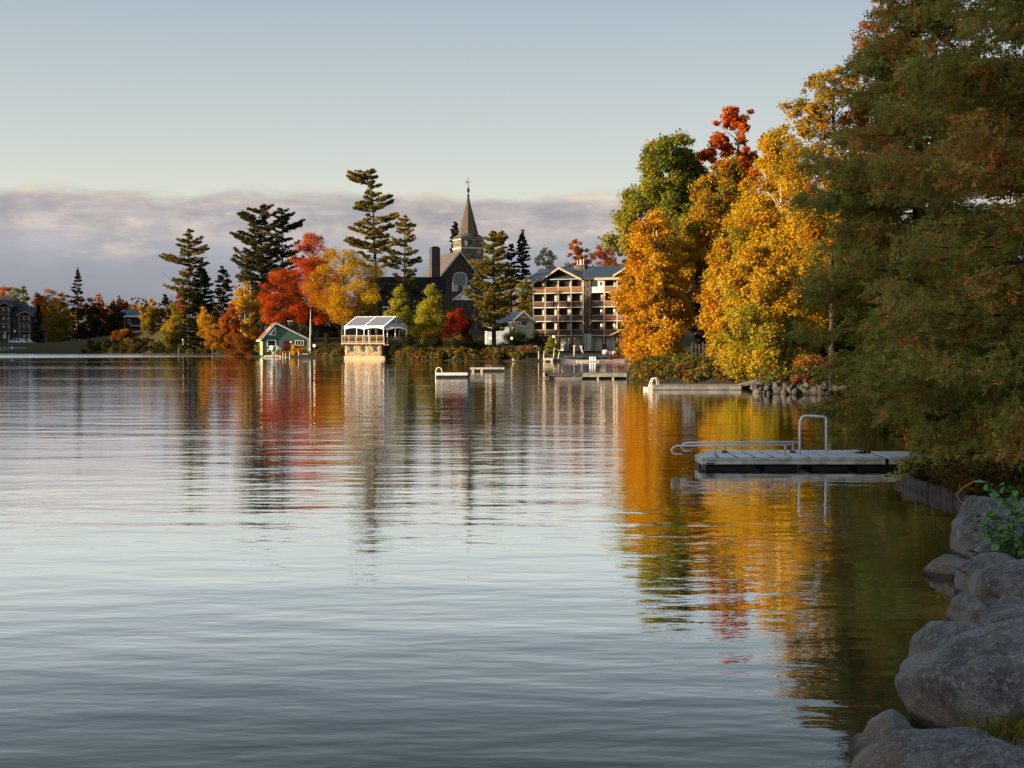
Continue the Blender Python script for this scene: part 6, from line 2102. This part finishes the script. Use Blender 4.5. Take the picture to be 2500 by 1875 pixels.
# ------------------------------------------------------------------ docks
def near_dock():
    Y0 = 25.1
    x0 = at(1712, V0, Y0)[0]
    x1 = at(2164, V0, Y0)[0]
    W = x1 - x0
    root = thing('swim_dock', 'floating aluminium dock with grey deck boards and low handrails beside the near cedar', 'dock', (x0, Y0, 0))
    zt = .205
    # side rails with a groove
    prof = [(0, .09), (0, .135), (.018, .145), (.018, .155), (0, .165), (0, zt - .006), (.06, zt - .006), (.06, .09)]
    for y0, off, sgn, nm in ((0, 0, 1, 'frame_rail'), (.86, .30, 1, 'frame_rail'), (.80, 0, -1, 'frame_rail'), (1.70, .30, -1, 'frame_rail')):
        MB().prism_x([(y0 + sgn * a, b) for a, b in prof], off, W).build(nm, ALUW, root)
    for a, y0, y1 in ((0, .06, .74), (.30, .92, 1.64)):
        Bx(a, a + .05, y0, y1, .09, zt - .006).build('end_rail', ALUW, root)
        Bx(W - .06, W - .01, y0, y1, .09, zt - .006).build('end_rail', ALUW, root)
        bd = .27
        n = int((W - a - .08) / .29)
        st = (W - a - .06) / n
        me = Bx(0, st - .058, y0 - .04, y1 + .04, zt - .004, zt + .014).mesh('deck_board', DECKG)
        for i in range(n):
            link('deck_board', me, root, (a + .03 + i * st, 0, 0))
    Bx(.004, .03, -.012, .05, .088, zt).build('corner_plate', WHITE, root)
    Bx(W - .05, W - .015, -.012, .05, .088, zt).build('corner_plate', ALUW, root)
    Bx(.10, .245, -.006, .01, .098, .118).build('name_plate', BLACKP, root)
    for i, (a, b) in enumerate(((.10, 1.0), (1.14, 1.72), (1.98, 2.62), (2.78, W - .03))):
        for yy in (.08, .95):
            mb = MB()
            pr = [(yy, -.2), (yy, .05), (yy + .03, .088), (yy + .6, .088), (yy + .65, .05), (yy + .65, -.2)]
            mb.prism_x(pr, a, b)
            mb.build('float', BLACKP, root)
    # handrails: long tubes with hooked ends
    def rail(u0, u1, y, zr, posts, hook):
        X = lambda u: at(u, V0, Y0 + y)[0] - x0
        pts = [(X(u0) + .20, y, zr - .155), (X(u0) + .07, y, zr - .155), (X(u0) + .02, y, zr - .13), (X(u0), y, zr - .08), (X(u0) + .03, y, zr - .03), (X(u0) + .10, y, zr), (X(u1), y, zr + .02)]
        MB().tube(pts, .017, 8).build('handrail', ALU, root, smooth=True)
        for k, up in enumerate(posts):
            Bx(X(up) - .016, X(up) + .016, y - .016, y + .016, zt, zr + .0).build('rail_post', ALUW, root)
    rail(1640, 1931, .45, .385, (1748, 1918), 0)
    rail(1664, 1950, 1.02, .40, (1771, 1937), 0)
    X = lambda u, y: at(u, V0, Y0 + y)[0] - x0
    Bx(X(1764, 1.0), X(1776, 1.0), .97, 1.05, zt + .012, zt + .05).build('post_foot', REDP, root)
    Bx(X(1931, 1.0), X(1943, 1.0), .97, 1.05, zt + .012, zt + .05).build('post_foot', REDP, root)
    a, b = X(1955, .6), X(2017, .6)
    MB().tube([(a - .01, .6, zt), (a - .01, .6, zt + .48), (a, .6, zt + .62), (a + .03, .6, zt + .69), (a + .09, .6, zt + .715), (b - .04, .6, zt + .70), (b + .0, .6, zt + .68), (b + .01, .6, zt + .6), (b + .01, .6, zt)], .022, 9).build('grab_rail', ALU, root, smooth=True)
    # ramp section to the shore
    rp = thing('dock_ramp', 'short aluminium ramp joining the near dock to the shore under the cedar', 'ramp', (x0 + W + .07, Y0, 0))
    MB().prism_x([(0, .09), (0, zt + .02), (.05, zt + .02), (.05, .09)], 0, .8).build('side_rail', ALUW, rp)
    MB().prism_x([(1.25, .09), (1.25, zt + .02), (1.3, zt + .02), (1.3, .09)], 0, .8).build('side_rail', ALUW, rp)
    me = Bx(0, .24, .05, 1.25, zt - .02, zt + .012).mesh('deck_board', DECKG)
    for i in range(3): link('deck_board', me, rp, (.01 + i * .25, 0, 0))
    MB().prism_x([(.1, -.15), (.1, .088), (1.2, .088), (1.2, -.15)], .03, .75).build('float', BLACKP, rp)
    # pile of leaves on the boards
    q = np.random.default_rng(3)
    m = 120
    c = q.normal(size=(m, 3)) * np.array([.06, .05, .012])
    c[:, 2] = np.abs(c[:, 2]) + .01
    n = unit(q.normal(size=(m, 3)))
    lm = leaf_mesh('fallen_leaves', c, n * .018, unit(np.cross(n, q.normal(size=(m, 3)))) * .012, pick(q, 'wine', m))
    tag(link('fallen_leaves', lm, loc=(x0 + W - .22, Y0 + .8, zt + .014)), 'small heap of dark red leaves on the near dock', kind='stuff')


near_dock()

# sheet pile wall
def seawall():
    o = np.array([6.05, 22.3, 0])
    root = thing('sheet_pile_wall', 'corrugated steel shore wall under the near cedar', 'wall', o)
    pts = []
    path = [(0, 0), (.03, -1.6), (.15, -4.2)]
    seg = [0, 1.61, 4.25]
    s = 0
    k = 0
    me = MB()
    vs, fs = [], []
    while s < 4.2:
        x = np.interp(s, seg, [p[0] for p in path])
        y = np.interp(s, seg, [p[1] for p in path])
        w = (.0, .0, .12, .12)[k % 4]
        top = .15 - (.08 if s < .2 else 0)
        vs += [(x + w, y, -.6), (x + w, y, top), (x + w + .03, y, top), (x + w + .03, y, -.6)]
        s += (.05, .09, .05, .09)[k % 4]
        k += 1
    n = len(vs) // 4
    for i in range(n - 1):
        for j in range(4):
            fs.append((i * 4 + j, i * 4 + (j + 1) % 4, i * 4 + 4 + (j + 1) % 4, i * 4 + 4 + j))
    me._add(vs, fs)
    me.build('steel_sheet', mat('rusty_steel', (.075, .066, .062), .75, .3, 5, .01, col2=(.03, .024, .022)), root)


seawall()


def swim_rafts():
    # raft with arched ladder
    F = Frame(1064, 94.3, 0, 0)
    w = F.x(1141)
    root = fthing('swim_raft', 'pale swim raft with an arched white ladder rail on open water', 'raft', F)
    simple_deck(root, w, 1.5, .18, .35, 8, mat('pale_raft', (.55, .57, .58), .6, .1))
    for a in (.12, w - .95):
        Bx(a, a + .8, .1, 1.4, -.2, .178).build('float', BLACKP, root)
    a, b = F.x(1063), F.x(1077)
    c, r = (a + b) / 2, (b - a) / 2
    loop(root, [(a - .02, .7, -.3), (a - .02, .7, .45)] + [(c - r * math.cos(t), .7, .5 + r * 1.0 * math.sin(t)) for t in np.linspace(0, PI, 9)] + [(b + .01, .7, .45), (b + .01, .7, .33)], .024, 'ladder_rail', WHITE)
    # second raft
    F = Frame(1147, 116.6, 0, 0)
    w = F.x(1231)
    root = fthing('swim_raft', 'plain low raft without rails, farther out behind the ladder raft', 'raft', F)
    fm = mat('raft_wood', (.42, .40, .40), .7)
    simple_deck(root, w, 1.6, .20, .34, 9, fm)
    for a in (.14, .86):
        Bx(a, a + .2, .05, .3, -.2, .198).build('leg', mat('pale_post', (.45, .38, .30)), root)
    Bx(w * .40, w - .05, .08, 1.4, -.2, .198).build('float', BLACKP, root)


swim_rafts()


def long_dock():
    F = Frame(1326, 91.5, 0, 0)
    root = fthing('wooden_dock', 'dark weathered section of the long dock by the golden birch, its free end', 'dock', F)
    w1 = F.x(1421)
    simple_deck(root, w1, 1.6, .19, .40, 10, WOODD)
    Bx(.0, .1, -.09, -.005, .15, .42).build('corner_plate', ALUW, root)
    Bx(.4, w1 - .7, .1, 1.4, -.2, .188).build('float', BLACKP, root)
    Bx(.75, w1 - .1, -.02, .098, -.05, .14).build('float', mat('grey_float', (.16, .155, .15), .7), root)
    for u in (1328, 1340, 1423):
        Bx(F.x(u) - .06, F.x(u) + .06, .3, .42, .402, .47).build('cleat', BLACKP, root)
    r2 = thing('wooden_dock', 'paler boarded section of the long dock joined to the birch point', 'dock', F.o + np.array([w1 + .03, 0, 0]))
    w2 = F.x(1552) - w1
    simple_deck(r2, w2, 1.7, .14, .41, 12, WOODG, fm=mat('grey_green_board', (.24, .235, .20), .8))
    for u in (1459, 1496, 1538):
        Bx(F.x(u) - w1 - .06, F.x(u) - w1 + .06, .07, .2, -.6, .138).build('post', mat('pale_post', (.45, .38, .30)), r2)
    Bx(.05, w2 - .3, .3, 1.5, -.1, .12).build('float', BLACKP, r2)
    b = thing('dock_bench', 'dark slatted bench on the long dock beside the golden birch', 'bench', F.o + np.array([F.x(1528), .6, .41]))
    bw = F.x(1546) - F.x(1528)
    Bx(0, bw, .0, .45, .36, .40).build('seat', WOODD, b)
    Bx(0, bw, .40, .45, .62, .78).build('backrest', WOODD, b)
    for a in (0, bw - .06):
        for yy in (0, .40):
            Bx(a, a + .06, yy, yy + .05, 0, .36 if yy == 0 else .62).build('leg', WOODD, b)
    p = Bx(-.04, .04, -.04, .04, -.8, 1.15).build('mooring_post', WOODD, loc=F.o + np.array([F.x(1531), .0 - .06, 0]))
    tag(p, 'thin dark mooring post at the bench end of the long dock', 'post')


long_dock()


def plank_dock():
    F = Frame(1595, 69.3, 0, 0)
    root = fthing('wooden_dock', 'grey plank dock with a double hooped ladder before the right bank', 'dock', F)
    w = F.x(1810)
    simple_deck(root, w, 2.0, .02, .25, 26, WOODG, fm=mat('grey_side_board', (.20, .19, .18), .85))
    Bx(.3, w - .2, .2, 1.8, -.2, .018).build('float', BLACKP, root)
    X = F.x
    for dx in (0, .10):
        loop(root, [(X(1580) + dx, .1 + dx, -.2), (X(1588) + dx, .1 + dx, .42), (X(1592) + dx, .12 + dx, .56), (X(1598) + dx, .14 + dx, .60), (X(1603) + dx, .15 + dx, .52), (X(1605) + dx, .16 + dx, .25)], .02, 'ladder_rail', WHITE)
    Bx(X(1574), X(1594), .1, .7, -.1, .14).build('swim_step', ALUW, root)
    r = thing('dock_ramp', 'grey plank gangway rising from the plank dock to the rock bank', 'ramp', F.o + np.array([w + .02, .3, .23]), 0)
    x1 = X(1868, 1.0) - w
    L = math.hypot(x1, .30)
    ang = math.atan2(.34, x1)
    n = 10
    r.rotation_euler = (0, -ang, 0)
    Bx(0, L, 0, .05, -.09, .0).build('side_rail', WOODG, r)
    Bx(0, L, .95, 1.0, -.09, .0).build('side_rail', WOODG, r)
    me = Bx(.005, L / n - .005, -.02, 1.02, .002, .028).mesh('plank', WOODG)
    for i in range(n): link('plank', me, r, (i * L / n, 0, 0))


plank_dock()

# plank fence behind the green bush, stump
def plank_fence():
    F = Frame(1684, 92, 0, 0)
    z = gz(F.o[0] + 1, 92)
    F.o[2] = z
    root = fthing('plank_fence', 'dark grey fence of upright planks with gaps, coloured as if shaded, behind the green bush', 'fence', F)
    zt = F.z(838, 1720)
    us = np.arange(1690, 1772, 8.6)
    rng = np.random.default_rng(4)
    me = Bx(-.062, .062, -.02, .02, 0, 1).mesh('plank', mat('fence_wood', (.055, .051, .051), .9, .3, 2, scl=(4, 4, 1)))  # plank colour darkened to stand in for the birch's shade
    for u in us:
        link('plank', me, root, (F.x(u), 0, -.1), (0, rng.normal() * .006, 0), (1 + .15 * rng.normal(), 1, zt + .1 + rng.normal() * .03))
    for zz in (.35, zt - .35):
        Bx(F.x(1684), F.x(1776), .022, .06, zz, zz + .09).build('rail', WOODD, root)
    c = at(1672, 934, 83)
    c[2] = gz(c[0], 83)
    mb = MB()
    mb.lathe([(.32, -.2), (.27, .02), (.19, .14), (.15, .28), (.13, .36)], seg=9)
    tag(mb.build('tree_stump', mat('stump_wood', (.16, .10, .07), .9, .3, 5), smooth=True, loc=c), 'reddish brown stump on the bank before the green bush', 'stump')


plank_fence()
